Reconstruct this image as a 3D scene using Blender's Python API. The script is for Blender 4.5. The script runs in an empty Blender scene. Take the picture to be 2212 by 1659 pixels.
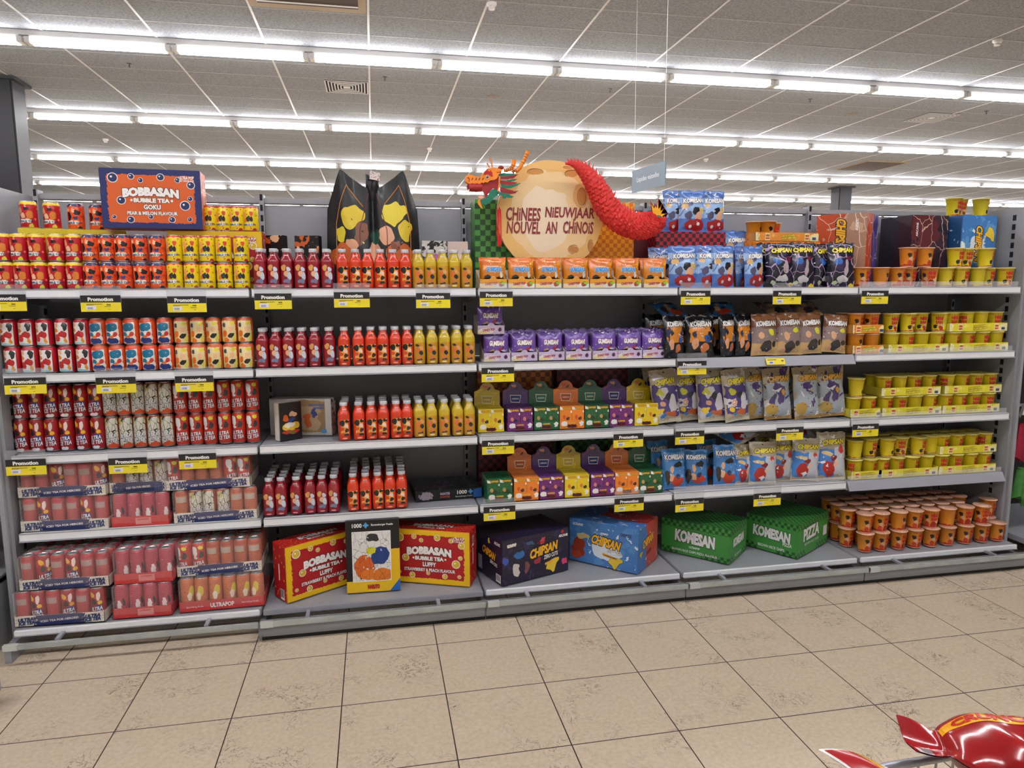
import bpy, bmesh, math, random
from mathutils import Vector, Matrix
PI = math.pi
sc = bpy.context.scene
COL = sc.collection
random.seed(7)

# ------------------------------------------------------------------ camera
PW, PH = 2212, 1659
CX, CY, CZ = 1.5279, -3.2504, 1.5222
YAW, PIT, ROL, FPX = 0.1939, -0.1318, -0.0039, 1508.0
fw = Vector((math.sin(YAW)*math.cos(PIT), math.cos(YAW)*math.cos(PIT), math.sin(PIT)))
rt = fw.cross(Vector((0, 0, 1))).normalized()
up = rt.cross(fw)
rt2 = rt*math.cos(ROL) + up*math.sin(ROL)
up2 = -rt*math.sin(ROL) + up*math.cos(ROL)
cam = bpy.data.cameras.new('camera')
cam.sensor_width = 36; cam.lens = FPX/PW*36; cam.clip_end = 200; cam.clip_start = 0.02
camo = bpy.data.objects.new('camera', cam); COL.objects.link(camo)
M = Matrix((rt2, up2, -fw)).transposed().to_4x4(); M.translation = (CX, CY, CZ)
camo.matrix_world = M
sc.camera = camo

# ------------------------------------------------------------------ world, exposure
w = bpy.data.worlds.new('world'); sc.world = w; w.use_nodes = True
bg = w.node_tree.nodes['Background']; bg.inputs[0].default_value = (0.8, 0.9, 1.0, 1); bg.inputs[1].default_value = 0.35
sc.view_settings.view_transform = 'Standard'; sc.view_settings.look = 'None'
sc.view_settings.gamma = 1; sc.view_settings.exposure = 0.55
LAMP = 27.0          # radiance of the ceiling tubes

def ray(x, y): return fw + rt2*((x-PW/2)/FPX) + up2*((PH/2-y)/FPX)
def Xat(px, y, z):
    # world X of a point at depth y, height z that lies in the column px of the view
    c = (px-PW/2)/FPX
    n = rt2 - fw*c
    return CX - (n.y*(y-CY) + n.z*(z-CZ))/n.x
def atY(x, y, Y):
    d = ray(x, y); t = (Y-CY)/d.y
    return Vector((CX, CY, CZ)) + d*t

# ------------------------------------------------------------------ colours and materials
def lin(c): return c/12.92 if c <= 0.04045 else ((c+0.055)/1.055)**2.4
def col(h):
    h = h.lstrip('#')
    return tuple(lin(int(h[i:i+2], 16)/255) for i in (0, 2, 4)) + (1,)
def ink(h): c = col(h); return tuple(x**1.13 for x in c[:3])+(1,)
_m = {}
def mat(name, c, rough=0.5, metal=0.0, spec=0.5, coat=0.0, noise=0.0, nscale=20, bump=0.0, bscale=60, alpha=1, trans=0):
    if name in _m: return _m[name]
    m = bpy.data.materials.new(name); m.use_nodes = True; _m[name] = m
    nt = m.node_tree; b = nt.nodes['Principled BSDF']
    b.inputs['Base Color'].default_value = col(c); b.inputs['Roughness'].default_value = rough
    b.inputs['Metallic'].default_value = metal; b.inputs['Specular IOR Level'].default_value = spec
    b.inputs['Coat Weight'].default_value = coat; b.inputs['Coat Roughness'].default_value = 0.15
    b.inputs['Alpha'].default_value = alpha; b.inputs['Transmission Weight'].default_value = trans
    tc = nt.nodes.new('ShaderNodeTexCoord')
    nz = nt.nodes.new('ShaderNodeTexNoise'); nz.inputs['Scale'].default_value = nscale; nz.inputs['Detail'].default_value = 4
    nt.links.new(tc.outputs['Object'], nz.inputs['Vector'])
    hs = nt.nodes.new('ShaderNodeHueSaturation'); hs.inputs['Color'].default_value = col(c)
    mr = nt.nodes.new('ShaderNodeMapRange'); mr.inputs['From Min'].default_value = 0.3; mr.inputs['From Max'].default_value = 0.7
    mr.inputs['To Min'].default_value = 1-noise; mr.inputs['To Max'].default_value = 1+noise
    nt.links.new(nz.outputs[0], mr.inputs[0]); nt.links.new(mr.outputs[0], hs.inputs['Value'])
    if noise: nt.links.new(hs.outputs[0], b.inputs['Base Color'])
    if bump:
        n2 = nt.nodes.new('ShaderNodeTexNoise'); n2.inputs['Scale'].default_value = bscale
        nt.links.new(tc.outputs['Object'], n2.inputs['Vector'])
        bp = nt.nodes.new('ShaderNodeBump'); bp.inputs['Strength'].default_value = bump; bp.inputs['Distance'].default_value = 0.01
        nt.links.new(n2.outputs[0], bp.inputs['Height']); nt.links.new(bp.outputs[0], b.inputs['Normal'])
    return m
def emis(name, c, s):
    if name in _m: return _m[name]
    m = bpy.data.materials.new(name); m.use_nodes = True; _m[name] = m
    b = m.node_tree.nodes['Principled BSDF']; b.inputs['Base Color'].default_value = col(c)
    b.inputs['Emission Color'].default_value = col(c); b.inputs['Emission Strength'].default_value = s
    return m

def pmat(name, base, layers, W, H, mode='xz', rough=0.4, coat=0.0, seed=0.0, metal=0.0, bump=0.0, zo=0.0):
    """Printed packaging: a base colour and a stack of printed shapes in the surface's own coordinates (u, v in 0..1)."""
    if name in _m: return _m[name]
    m = bpy.data.materials.new(name); m.use_nodes = True; _m[name] = m
    nt = m.node_tree; N = nt.nodes; L = nt.links
    b = N['Principled BSDF']; b.inputs['Roughness'].default_value = rough; b.inputs['Metallic'].default_value = metal
    b.inputs['Coat Weight'].default_value = coat; b.inputs['Coat Roughness'].default_value = 0.12
    def math_(op, a, c=None, c2=None):
        n = N.new('ShaderNodeMath'); n.operation = op
        for i, v in enumerate((a, c, c2)):
            if v is None: continue
            if isinstance(v, (int, float)): n.inputs[i].default_value = v
            else: L.new(v, n.inputs[i])
        return n.outputs[0]
    def vm(op, a, c=None):
        n = N.new('ShaderNodeVectorMath'); n.operation = op
        L.new(a, n.inputs[0])
        if c is not None:
            if isinstance(c, tuple): n.inputs[1].default_value = c
            else: L.new(c, n.inputs[1])
        return n
    tc = N.new('ShaderNodeTexCoord'); sp = N.new('ShaderNodeSeparateXYZ'); L.new(tc.outputs['Object'], sp.inputs[0])
    X, Y, Z = sp.outputs
    if mode == 'cyl': u = math_('MULTIPLY_ADD', math_('ARCTAN2', X, math_('MULTIPLY', Y, -1.0)), 1/PI, 0.5)
    elif mode == 'yz': u = math_('MULTIPLY_ADD', Y, 1/W, 0.5)
    else: u = math_('MULTIPLY_ADD', X, 1/W, 0.5)
    v = math_('MULTIPLY_ADD', Y, 1/H, 0.5) if mode == 'xy' else math_('MULTIPLY_ADD', Z, 1/H, -zo/H)
    cb = N.new('ShaderNodeCombineXYZ'); L.new(u, cb.inputs[0]); L.new(v, cb.inputs[1]); cb.inputs[2].default_value = seed
    P = cb.outputs[0]
    asp = vm('MULTIPLY', P, (W/H if mode != 'cyl' else W*1.57/H, 1, 1)).outputs[0]
    def dist(scale, amt):
        nz = N.new('ShaderNodeTexNoise'); nz.inputs['Scale'].default_value = scale; nz.inputs['Detail'].default_value = 1.5
        L.new(asp, nz.inputs['Vector'])
        d = vm('SUBTRACT', nz.outputs[1], (0.5, 0.5, 0.5)).outputs[0]
        d = vm('MULTIPLY', d, (amt, amt, 0)).outputs[0]
        return vm('ADD', P, d).outputs[0]
    cache = {0: P}
    def pos(k):
        if k not in cache: cache[k] = dist(*{1: (5, 0.18), 2: (11, 0.12), 3: (24, 0.05), 4: (20, 0.02)}[k])
        return cache[k]
    cur = N.new('ShaderNodeRGB'); cur.outputs[0].default_value = ink(base); cur = cur.outputs[0]
    for ly in layers:
        t = ly[0]
        if t == 'e':
            _, cx, cy, rx, ry, c, k = ly
            q = vm('SUBTRACT', pos(k), (cx, cy, seed)).outputs[0]
            q = vm('MULTIPLY', q, (1/rx, 1/ry, 0)).outputs[0]
            mk = math_('LESS_THAN', vm('LENGTH', q).outputs['Value'], 1.0)
        elif t == 'r':
            _, x0, y0, x1, y1, c, k = ly
            q = vm('SUBTRACT', pos(k), ((x0+x1)/2, (y0+y1)/2, seed)).outputs[0]
            q = vm('MULTIPLY', q, (2/(x1-x0), 2/(y1-y0), 0)).outputs[0]
            q = vm('ABSOLUTE', q).outputs[0]
            s2 = N.new('ShaderNodeSeparateXYZ'); L.new(q, s2.inputs[0])
            mk = math_('LESS_THAN', math_('MAXIMUM', s2.outputs[0], s2.outputs[1]), 1.0)
        elif t == 's':
            _, sc_, th, c, k = ly
            vo = N.new('ShaderNodeTexVoronoi'); vo.inputs['Scale'].default_value = sc_; L.new(asp, vo.inputs['Vector'])
            vo.voronoi_dimensions = '2D'
            mk = math_('LESS_THAN', vo.outputs['Distance'], th)
        elif t == 'n':
            _, sc_, th, c, sd = ly
            nz = N.new('ShaderNodeTexNoise'); nz.noise_dimensions = '4D'; nz.inputs['W'].default_value = sd + seed
            nz.inputs['Scale'].default_value = sc_; nz.inputs['Detail'].default_value = 3; nz.inputs['Roughness'].default_value = 0.6
            nz.inputs['Distortion'].default_value = 0.6
            L.new(asp, nz.inputs['Vector']); mk = math_('GREATER_THAN', nz.outputs[0], th)
        elif t == 'c':
            _, nx, ny, c, k = ly
            q = vm('MULTIPLY', P, (nx, ny, 0)).outputs[0]
            q = vm('ADD', q, (0.001, 0.001, 0.5)).outputs[0]
            ck = N.new('ShaderNodeTexChecker'); ck.inputs['Scale'].default_value = 1.0; L.new(q, ck.inputs['Vector'])
            mk = ck.outputs['Fac']
        elif t == 'w':   # thin lines
            _, ang, sc_, th, c, k = ly
            q = vm('MULTIPLY', pos(k), (math.cos(ang)*sc_, math.sin(ang)*sc_, 0)).outputs[0]
            s2 = N.new('ShaderNodeSeparateXYZ'); L.new(q, s2.inputs[0])
            mk = math_('LESS_THAN', math_('FRACT', math_('ADD', s2.outputs[0], s2.outputs[1])), th)
        elif t == 'cr':  # cell borders, like cracks or lightning
            _, sc_, th, c, k = ly
            vo = N.new('ShaderNodeTexVoronoi'); vo.feature = 'DISTANCE_TO_EDGE'; vo.inputs['Scale'].default_value = sc_; L.new(pos(k), vo.inputs['Vector'])
            mk = math_('LESS_THAN', vo.outputs['Distance'], th)
        mx = N.new('ShaderNodeMix'); mx.data_type = 'RGBA'
        L.new(mk, mx.inputs[0]); L.new(cur, mx.inputs[6]); mx.inputs[7].default_value = ink(c)
        cur = mx.outputs[2]
    L.new(cur, b.inputs['Base Color'])
    if bump:
        n2 = N.new('ShaderNodeTexNoise'); n2.inputs['Scale'].default_value = 14; n2.inputs['Detail'].default_value = 2
        L.new(asp, n2.inputs['Vector'])
        bp = N.new('ShaderNodeBump'); bp.inputs['Strength'].default_value = bump; bp.inputs['Distance'].default_value = 0.01
        L.new(n2.outputs[0], bp.inputs['Height']); L.new(bp.outputs[0], b.inputs['Normal'])
    return m

# ------------------------------------------------------------------ mesh building
_txt = {}
def raw_text(s, off, shear):
    k = (s, round(off, 3), shear)
    if k in _txt: return _txt[k]
    cu = bpy.data.curves.new('t', 'FONT'); cu.body = s; cu.size = 1; cu.offset = off; cu.resolution_u = 2; cu.shear = shear
    cu.align_x = 'CENTER'; cu.fill_mode = 'FRONT'; cu.space_line = 0.82
    o = bpy.data.objects.new('t', cu); COL.objects.link(o)
    dg = bpy.context.evaluated_depsgraph_get(); dg.update()
    me = bpy.data.meshes.new_from_object(o.evaluated_get(dg))
    V = [(v.co.x, v.co.y) for v in me.vertices]; F = [tuple(p.vertices) for p in me.polygons]
    bpy.data.objects.remove(o); bpy.data.curves.remove(cu); bpy.data.meshes.remove(me)
    _txt[k] = (V, F); return V, F

def cut2d(V, F, cell):
    bm = bmesh.new(); vs = [bm.verts.new((x, y, 0)) for x, y in V]
    for f in F:
        try: bm.faces.new([vs[i] for i in f])
        except ValueError: pass
    if not bm.faces: bm.free(); return [], []
    bmesh.ops.triangulate(bm, faces=bm.faces)
    if cell:
        for ax, cz in enumerate(cell):
            if not cz: continue
            lo = min(v.co[ax] for v in bm.verts); hi = max(v.co[ax] for v in bm.verts)
            k = math.floor(lo/cz)+1
            while k*cz < hi:
                no = [0, 0, 0]; no[ax] = 1; co = [0, 0, 0]; co[ax] = k*cz
                bmesh.ops.bisect_plane(bm, geom=bm.verts[:]+bm.edges[:]+bm.faces[:], plane_co=co, plane_no=no)
                k += 1
    bm.verts.index_update()
    V2 = [(v.co.x, v.co.y) for v in bm.verts]; F2 = [tuple(v.index for v in f.verts) for f in bm.faces]
    bm.free(); return V2, F2

class MB:
    def __init__(s): s.v = []; s.f = []; s.mi = []; s.sm = []; s.mats = []
    def m(s, mt):
        if mt not in s.mats: s.mats.append(mt)
        return s.mats.index(mt)
    def add(s, V, F, mt, smooth=False):
        b = len(s.v); s.v += [tuple(x) for x in V]
        ms = mt if isinstance(mt, list) else [mt]*len(F)
        for f, q in zip(F, ms):
            s.f.append(tuple(i+b for i in f)); s.mi.append(s.m(q)); s.sm.append(smooth)
    def box(s, x0, x1, y0, y1, z0, z1, mt, front=None, right=None, left=None, top=None, bev=0):
        d = {0: mt, 1: mt, 2: front or mt, 3: mt, 4: top or mt, 5: mt}
        if bev:
            bm = bmesh.new(); bmesh.ops.create_cube(bm, size=1)
            for v in bm.verts: v.co = Vector(((x0+x1)/2+v.co.x*(x1-x0), (y0+y1)/2+v.co.y*(y1-y0), (z0+z1)/2+v.co.z*(z1-z0)))
            bmesh.ops.bevel(bm, geom=bm.edges[:]+bm.verts[:], offset=bev, segments=2, affect='EDGES', clamp_overlap=True)
            bm.verts.index_update(); ms = []
            for f in bm.faces:
                n = f.normal
                if -n.y > 0.9: ms.append(front or mt)
                elif n.x > 0.9: ms.append(right or mt)
                elif -n.x > 0.9: ms.append(left or mt)
                elif n.z > 0.9: ms.append(top or mt)
                else: ms.append(mt)
            s.add([v.co[:] for v in bm.verts], [tuple(v.index for v in f.verts) for f in bm.faces], ms); bm.free(); return
        V = [(x, y, z) for x in (x0, x1) for y in (y0, y1) for z in (z0, z1)]
        F = [(0, 1, 3, 2), (4, 6, 7, 5), (0, 4, 5, 1), (2, 3, 7, 6), (1, 5, 7, 3), (0, 2, 6, 4)]
        s.add(V, F, [left or mt, right or mt, front or mt, mt, top or mt, mt])
    def lathe(s, prof, mt, seg=20, sup=None, c=(0, 0), smooth=True, cap0=True, cap1=True, ax='z'):
        # prof: (r, z) or (r, z, material); sup: superellipse exponent per profile point
        V = []; F = []; ms = []
        n = len(prof)
        for j, p in enumerate(prof):
            e = sup[j] if sup else 2
            for i in range(seg):
                a = 2*PI*(i+0.5)/seg; ca, sa = math.cos(a), math.sin(a)
                k = (abs(ca)**e+abs(sa)**e)**(-1/e)
                V.append((c[0]+p[0]*k*ca, c[1]+p[0]*k*sa, p[1]))
        for j in range(n-1):
            q = prof[j][2] if len(prof[j]) > 2 else mt
            for i in range(seg):
                F.append((j*seg+i, j*seg+(i+1) % seg, (j+1)*seg+(i+1) % seg, (j+1)*seg+i)); ms.append(q)
        s.add(V, F, ms, smooth)
        q0 = prof[0][2] if len(prof[0]) > 2 else mt; q1 = prof[-1][2] if len(prof[-1]) > 2 else mt
        if cap0: s.add(V[:seg], [tuple(range(seg))[::-1]], q0)
        if cap1: s.add(V[-seg:], [tuple(range(seg))], q1)
    def grid(s, fn, nu, nv, mt, smooth=True, flip=False):
        V = [fn(i/nu, j/nv) for j in range(nv+1) for i in range(nu+1)]
        F = []
        for j in range(nv):
            for i in range(nu):
                a = j*(nu+1)+i; f = (a, a+1, a+nu+2, a+nu+1); F.append(f[::-1] if flip else f)
        s.add(V, F, mt, smooth)
    def tube(s, pts, r, mt, seg=8, caps=True, smooth=True):
        pts = [Vector(p) for p in pts]; n = len(pts)
        R = r if isinstance(r, (list, tuple)) else [r]*n
        V = []; nrm = None
        for i, p in enumerate(pts):
            t = (pts[min(i+1, n-1)]-pts[max(i-1, 0)]).normalized()
            if nrm is None: nrm = t.cross(Vector((0, 0, 1)) if abs(t.z) < 0.9 else Vector((1, 0, 0))).normalized()
            nrm = (nrm - t*nrm.dot(t)).normalized(); bn = t.cross(nrm)
            for k in range(seg):
                a = 2*PI*k/seg; V.append(p+nrm*math.cos(a)*R[i]+bn*math.sin(a)*R[i])
        F = [(i*seg+k, i*seg+(k+1) % seg, (i+1)*seg+(k+1) % seg, (i+1)*seg+k) for i in range(n-1) for k in range(seg)]
        s.add(V, F, mt, smooth)
        if caps:
            s.add(V[:seg], [tuple(range(seg))[::-1]], mt); s.add(V[-seg:], [tuple(range(seg))], mt)
    def prism(s, poly, y0, y1, mt, side=None):
        # poly in (x, z); extruded from y0 (front) to y1
        V2, F2 = cut2d(poly, [tuple(range(len(poly)))], None)
        s.add([(x, y0, z) for x, z in V2], F2, mt); s.add([(x, y1, z) for x, z in V2], [f[::-1] for f in F2], side or mt)
        n = len(poly); V = [(x, y0, z) for x, z in poly]+[(x, y1, z) for x, z in poly]
        s.add(V, [(i, (i+1) % n, n+(i+1) % n, n+i) for i in range(n)], side or mt)
    def shape(s, poly, mt, fn, off=0.0006, cell=None):
        V, F = cut2d(poly, [tuple(range(len(poly)))], cell)
        s.add([fn(x, y, off) for x, y in V], F, mt)
    def disc(s, cx, cy, r, mt, fn, off=0.0006, ry=None, cell=None, n=20):
        s.shape([(cx+r*math.cos(2*PI*i/n), cy+(ry or r)*math.sin(2*PI*i/n)) for i in range(n)], mt, fn, off, cell)
    def text(s, tx, cx, cy, wd, ht, mt, fn, off=0.0008, bold=0.0, out=None, outw=0.05, shear=0.0, cell=None, rot=0.0, arch=0.0):
        V0, F0 = raw_text(tx, bold, shear)
        if not V0: return
        xs = [p[0] for p in V0]; ys = [p[1] for p in V0]
        x0, x1, y0, y1 = min(xs), max(xs), min(ys), max(ys)
        lay = [(V0, F0, mt, off)]
        if out is not None:
            V1, F1 = raw_text(tx, bold+outw, shear); lay.insert(0, (V1, F1, out, off*0.55))
        cr, sr = math.cos(rot), math.sin(rot)
        for V, F, q, o in lay:
            P = [((x-(x0+x1)/2)/(x1-x0)*wd, (y-(y0+y1)/2)/(y1-y0)*ht) for x, y in V]
            P = [(x, y+arch*(1-(2*x/wd)**2)) for x, y in P]
            P = [(cx+x*cr-y*sr, cy+x*sr+y*cr) for x, y in P]
            if cell: P, F = cut2d(P, F, cell)
            s.add([fn(x, y, o) for x, y in P], F, q)
    def build(s, name, parent=None, loc=None):
        me = bpy.data.meshes.new(name); me.from_pydata(s.v, [], s.f)
        for q in s.mats: me.materials.append(q)
        me.polygons.foreach_set('material_index', s.mi); me.polygons.foreach_set('use_smooth', s.sm); me.update()
        o = bpy.data.objects.new(name, me); COL.objects.link(o)
        if parent is not None: o.parent = parent
        if loc: o.location = loc
        return o

def tag(o, label, cat, group=None, kind=None):
    if label: o['label'] = label
    if cat: o['category'] = cat
    if group: o['group'] = group
    if kind: o['kind'] = kind
    return o
_labels = {}
def chk(label):
    n = len(label.replace(',', '').split())
    if n > 16 or n < 4: print('LABEL LENGTH', n, label)
    _labels[label] = _labels.get(label, 0)+1
    if _labels[label] == 2: print('LABEL TWICE', label)
    return label
def thing(name, label, cat, loc=(0, 0, 0), rz=0, group=None):
    o = bpy.data.objects.new(name, None); COL.objects.link(o); o.location = loc; o.rotation_euler = (0, 0, rz)
    o.empty_display_size = 0.02
    return tag(o, label, cat, group)
def structure(o): o['kind'] = 'structure'; return o

class Proto:
    """First use moves the original, every later one copies the thing with its parts."""
    def __init__(s, make): s.make = make; s.root = None; s.free = False
    def put(s, loc, rz, label, group=None, lean=0.0, roll=0.0):
        if s.root is None:
            s.root = s.make(); r = s.root
        else:
            r = s.root.copy(); COL.objects.link(r)
            for ch in s.root.children:
                c = ch.copy(); COL.objects.link(c); c.parent = r
                for g in ch.children:
                    d = g.copy(); COL.objects.link(d); d.parent = c
        r.location = loc; r.rotation_euler = (lean, roll, rz)
        r['label'] = chk(label)
        if group: r['group'] = group
        return r

ORD = ['first', 'second', 'third', 'fourth', 'fifth', 'sixth', 'seventh', 'eighth', 'ninth', 'tenth', 'eleventh', 'twelfth', 'thirteenth', 'fourteenth', 'fifteenth']
def ordn(i, n):
    if n == 1: return 'alone'
    if i == 0: return 'leftmost'
    if i == n-1: return 'rightmost'
    return ORD[i]+' from left'

def front(D): return lambda u, v, o: (u, -D/2-o, v)
def sideR(W): return lambda u, v, o: (W/2+o, u, v)
def sideL(W): return lambda u, v, o: (-W/2-o, -u, v)
def topf(H): return lambda u, v, o: (u, v, H+o)
def cylf(r): return lambda u, v, o: ((r+o)*math.sin(u/r), -(r+o)*math.cos(u/r), v)

# basic materials
white = mat('print_white', '#f4f2ee', 0.5); black = mat('print_black', '#17161a', 0.5)
SHELF = mat('shelf_grey_paint', '#96989d', 0.45, noise=0.03, nscale=8)
RAILW = mat('rail_white', '#eceef1', 0.3, noise=0.02)
RAILG = mat('rail_grey', '#9c9ea6', 0.35)
BACKP = mat('back_panel_grey', '#909298', 0.5, noise=0.04, nscale=6)
SLOT = mat('slot_black', '#0d0d0f', 0.8)
KICK = mat('kick_grey', '#85868a', 0.5, noise=0.05, nscale=5)
BUMP = mat('bumper_worn', '#a9aeaa', 0.45, noise=0.12, nscale=14)
DKPL = mat('plinth_black', '#101012', 0.6)
METAL = mat('can_metal', '#c9cacc', 0.25, metal=0.9)
CLEAR = mat('clear_plastic', '#ffffff', 0.05, alpha=0.16)
FILM = mat('shrink_film', '#fff0f0', 0.15, alpha=0.10, bump=0.8, bscale=18)


# ------------------------------------------------------------------ floor
TS, TX, TY = 0.3871, 0.2067, -0.3741
def floor_mat():
    m = bpy.data.materials.new('floor_tiles'); m.use_nodes = True; nt = m.node_tree; N = nt.nodes; L = nt.links
    b = N['Principled BSDF']
    tc = N.new('ShaderNodeTexCoord')
    mp = N.new('ShaderNodeMapping'); mp.inputs['Location'].default_value = (-TX/TS, -TY/TS, 0); mp.inputs['Scale'].default_value = (1/TS, 1/TS, 1)
    L.new(tc.outputs['Object'], mp.inputs[0])
    sp = N.new('ShaderNodeSeparateXYZ'); L.new(mp.outputs[0], sp.inputs[0])
    def edge(o):
        f = N.new('ShaderNodeMath'); f.operation = 'FRACT'; L.new(o, f.inputs[0])
        a = N.new('ShaderNodeMath'); a.operation = 'SUBTRACT'; L.new(f.outputs[0], a.inputs[0]); a.inputs[1].default_value = 0.5
        c = N.new('ShaderNodeMath'); c.operation = 'ABSOLUTE'; L.new(a.outputs[0], c.inputs[0]); return c.outputs[0]
    mx = N.new('ShaderNodeMath'); mx.operation = 'MAXIMUM'; L.new(edge(sp.outputs[0]), mx.inputs[0]); L.new(edge(sp.outputs[1]), mx.inputs[1])
    gr = N.new('ShaderNodeMath'); gr.operation = 'GREATER_THAN'; gr.inputs[1].default_value = 0.4945; L.new(mx.outputs[0], gr.inputs[0])
    # per tile offset
    fl = N.new('ShaderNodeVectorMath'); fl.operation = 'FLOOR'; L.new(mp.outputs[0], fl.inputs[0])
    wn = N.new('ShaderNodeTexWhiteNoise'); L.new(fl.outputs[0], wn.inputs[0])
    off = N.new('ShaderNodeVectorMath'); off.operation = 'MULTIPLY_ADD'; L.new(wn.outputs['Color'], off.inputs[0]); off.inputs[1].default_value = (20, 20, 20)
    L.new(tc.outputs['Object'], off.inputs[2])
    n1 = N.new('ShaderNodeTexNoise'); n1.inputs['Scale'].default_value = 13; n1.inputs['Detail'].default_value = 9; n1.inputs['Roughness'].default_value = 0.62; n1.inputs['Distortion'].default_value = 2.2
    L.new(off.outputs[0], n1.inputs['Vector'])
    r1 = N.new('ShaderNodeValToRGB'); e = r1.color_ramp.elements
    e[0].position = 0.482; e[0].color = (0, 0, 0, 1); e[1].position = 0.5; e[1].color = (1, 1, 1, 1)
    e2 = r1.color_ramp.elements.new(0.518); e2.color = (0, 0, 0, 1)
    L.new(n1.outputs[0], r1.inputs[0])
    n2 = N.new('ShaderNodeTexNoise'); n2.inputs['Scale'].default_value = 5; n2.inputs['Detail'].default_value = 3; L.new(off.outputs[0], n2.inputs['Vector'])
    mr = N.new('ShaderNodeMapRange'); mr.inputs['From Min'].default_value = 0.5; mr.inputs['From Max'].default_value = 0.63; L.new(n2.outputs[0], mr.inputs[0])
    vn = N.new('ShaderNodeMath'); vn.operation = 'MULTIPLY'; L.new(r1.outputs[0], vn.inputs[0]); L.new(mr.outputs[0], vn.inputs[1])
    n3 = N.new('ShaderNodeTexNoise'); n3.inputs['Scale'].default_value = 70; n3.inputs['Detail'].default_value = 5; L.new(off.outputs[0], n3.inputs['Vector'])
    c0 = N.new('ShaderNodeMix'); c0.data_type = 'RGBA'; L.new(n3.outputs[0], c0.inputs[0]); c0.inputs[6].default_value = col('#baa78d'); c0.inputs[7].default_value = col('#dfd0b9')
    c1 = N.new('ShaderNodeMix'); c1.data_type = 'RGBA'; L.new(vn.outputs[0], c1.inputs[0]); L.new(c0.outputs[2], c1.inputs[6]); c1.inputs[7].default_value = col('#543f33')
    c2 = N.new('ShaderNodeMix'); c2.data_type = 'RGBA'; L.new(gr.outputs[0], c2.inputs[0]); L.new(c1.outputs[2], c2.inputs[6]); c2.inputs[7].default_value = col('#3a2e29')
    L.new(c2.outputs[2], b.inputs['Base Color'])
    b.inputs['Roughness'].default_value = 0.55; b.inputs['Specular IOR Level'].default_value = 0.25
    return m
q = MB(); q.box(-14, 26, -9, 40, -0.1, 0, floor_mat()); structure(q.build('floor'))

# ------------------------------------------------------------------ ceiling: tiles, bars
CEIL = 4.45
def ceil_mat():
    m = mat('ceiling_tile', '#9c9ea1', 0.9, noise=0.0)
    nt = m.node_tree; N = nt.nodes; L = nt.links; b = N['Principled BSDF']; b.inputs['Specular IOR Level'].default_value = 0.1
    tc = N.new('ShaderNodeTexCoord'); n = N.new('ShaderNodeTexNoise'); n.inputs['Scale'].default_value = 45; n.inputs['Detail'].default_value = 4
    L.new(tc.outputs['Object'], n.inputs['Vector'])
    cr = N.new('ShaderNodeValToRGB'); cr.color_ramp.elements[0].position = 0.35; cr.color_ramp.elements[0].color = col('#84878b')
    cr.color_ramp.elements[1].position = 0.6; cr.color_ramp.elements[1].color = col('#9da0a4'); L.new(n.outputs[0], cr.inputs[0]); L.new(cr.outputs[0], b.inputs['Base Color'])
    return m
q = MB(); q.box(-14, 26, -9, 40, CEIL, CEIL+0.1, ceil_mat()); structure(q.build('ceiling'))
BARM = mat('ceiling_bar_white', '#cccac7', 0.35)
q = MB()
for k in range(-12, 21):
    x = 1.56+1.2*k; q.box(x-0.012, x+0.012, -9, 40, CEIL-0.006, CEIL-0.001, BARM)
structure(q.build('trim_1'))
q = MB()
for k in range(-23, 50):
    y = 5.39+0.6*k
    if -9 < y < 34: q.box(-14, 26, y-0.007, y+0.007, CEIL-0.003, CEIL-0.001, mat('ceiling_bar_grey', '#a9a8a7', 0.5))
structure(q.build('trim_2'))
WALLM = mat('wall_paint', '#c9c6c0', 0.8)
for nm, a in (('wall_back', (-14, 26, 40, 40.1)), ('wall_front', (-14, 26, -9.1, -9)), ('wall_left', (-14.1, -14, -9, 40)), ('wall_right', (26, 26.1, -9, 40))):
    q = MB(); q.box(a[0], a[1], a[2], a[3], 0, CEIL, WALLM); structure(q.build(nm))

# ceiling luminaires in rows
TUBE = emis('tube_glow', '#fdfbff', LAMP)
HOUS = mat('lamp_housing', '#dad8d4', 0.35)
TRUNK = mat('sprinkler_and_shade_dark', '#4b4a4a', 0.5)
def make_lamp():
    t = thing('ceiling_luminaire', None, 'ceiling light')
    q = MB(); q.box(-0.72, 0.72, -0.05, 0.05, 0.03, 0.075, HOUS, bev=0.004); q.build('housing', t)
    for dy in (-0.045, 0.045):
        q = MB()
        q.lathe([(0.022, -0.70), (0.022, 0.70)], TUBE, 10)
        o = q.build('fluorescent_tube', t); o.rotation_euler = (0, PI/2, 0); o.location = (0, dy, 0.005)
    for sx in (-1, 1):
        q = MB(); q.box(-0.028, 0.028, -0.07, 0.07, -0.012, 0.05, HOUS, bev=0.004); q.build('end_cap', t, (sx*0.728, 0, 0))
    return t
lampP = Proto(make_lamp)
LY = [2.15, 5.93, 9.65, 13.42, 17.2, 21.0, 24.8, -1.6, -5.4]
LNAME = ['overhead of the aisle', 'nearest visible row', 'second visible row', 'third visible row', 'fourth visible row', 'fifth visible row', 'farthest row', 'row over the floor', 'row behind the aisle']
def make_trunk():
    t = thing('light_trunking', None, 'ceiling rail')
    q = MB(); q.box(-11, 21, -0.03, 0.03, 0.0, 0.055, HOUS); q.build('rail', t)
    q = MB(); q.box(-11, 21, 0.031, 0.037, 0.0, 0.02, TRUNK); q.build('side_shade_strip', t)  # dark strip standing in for the shadow line along the rail's side
    return t
trunkP = Proto(make_trunk)
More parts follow.
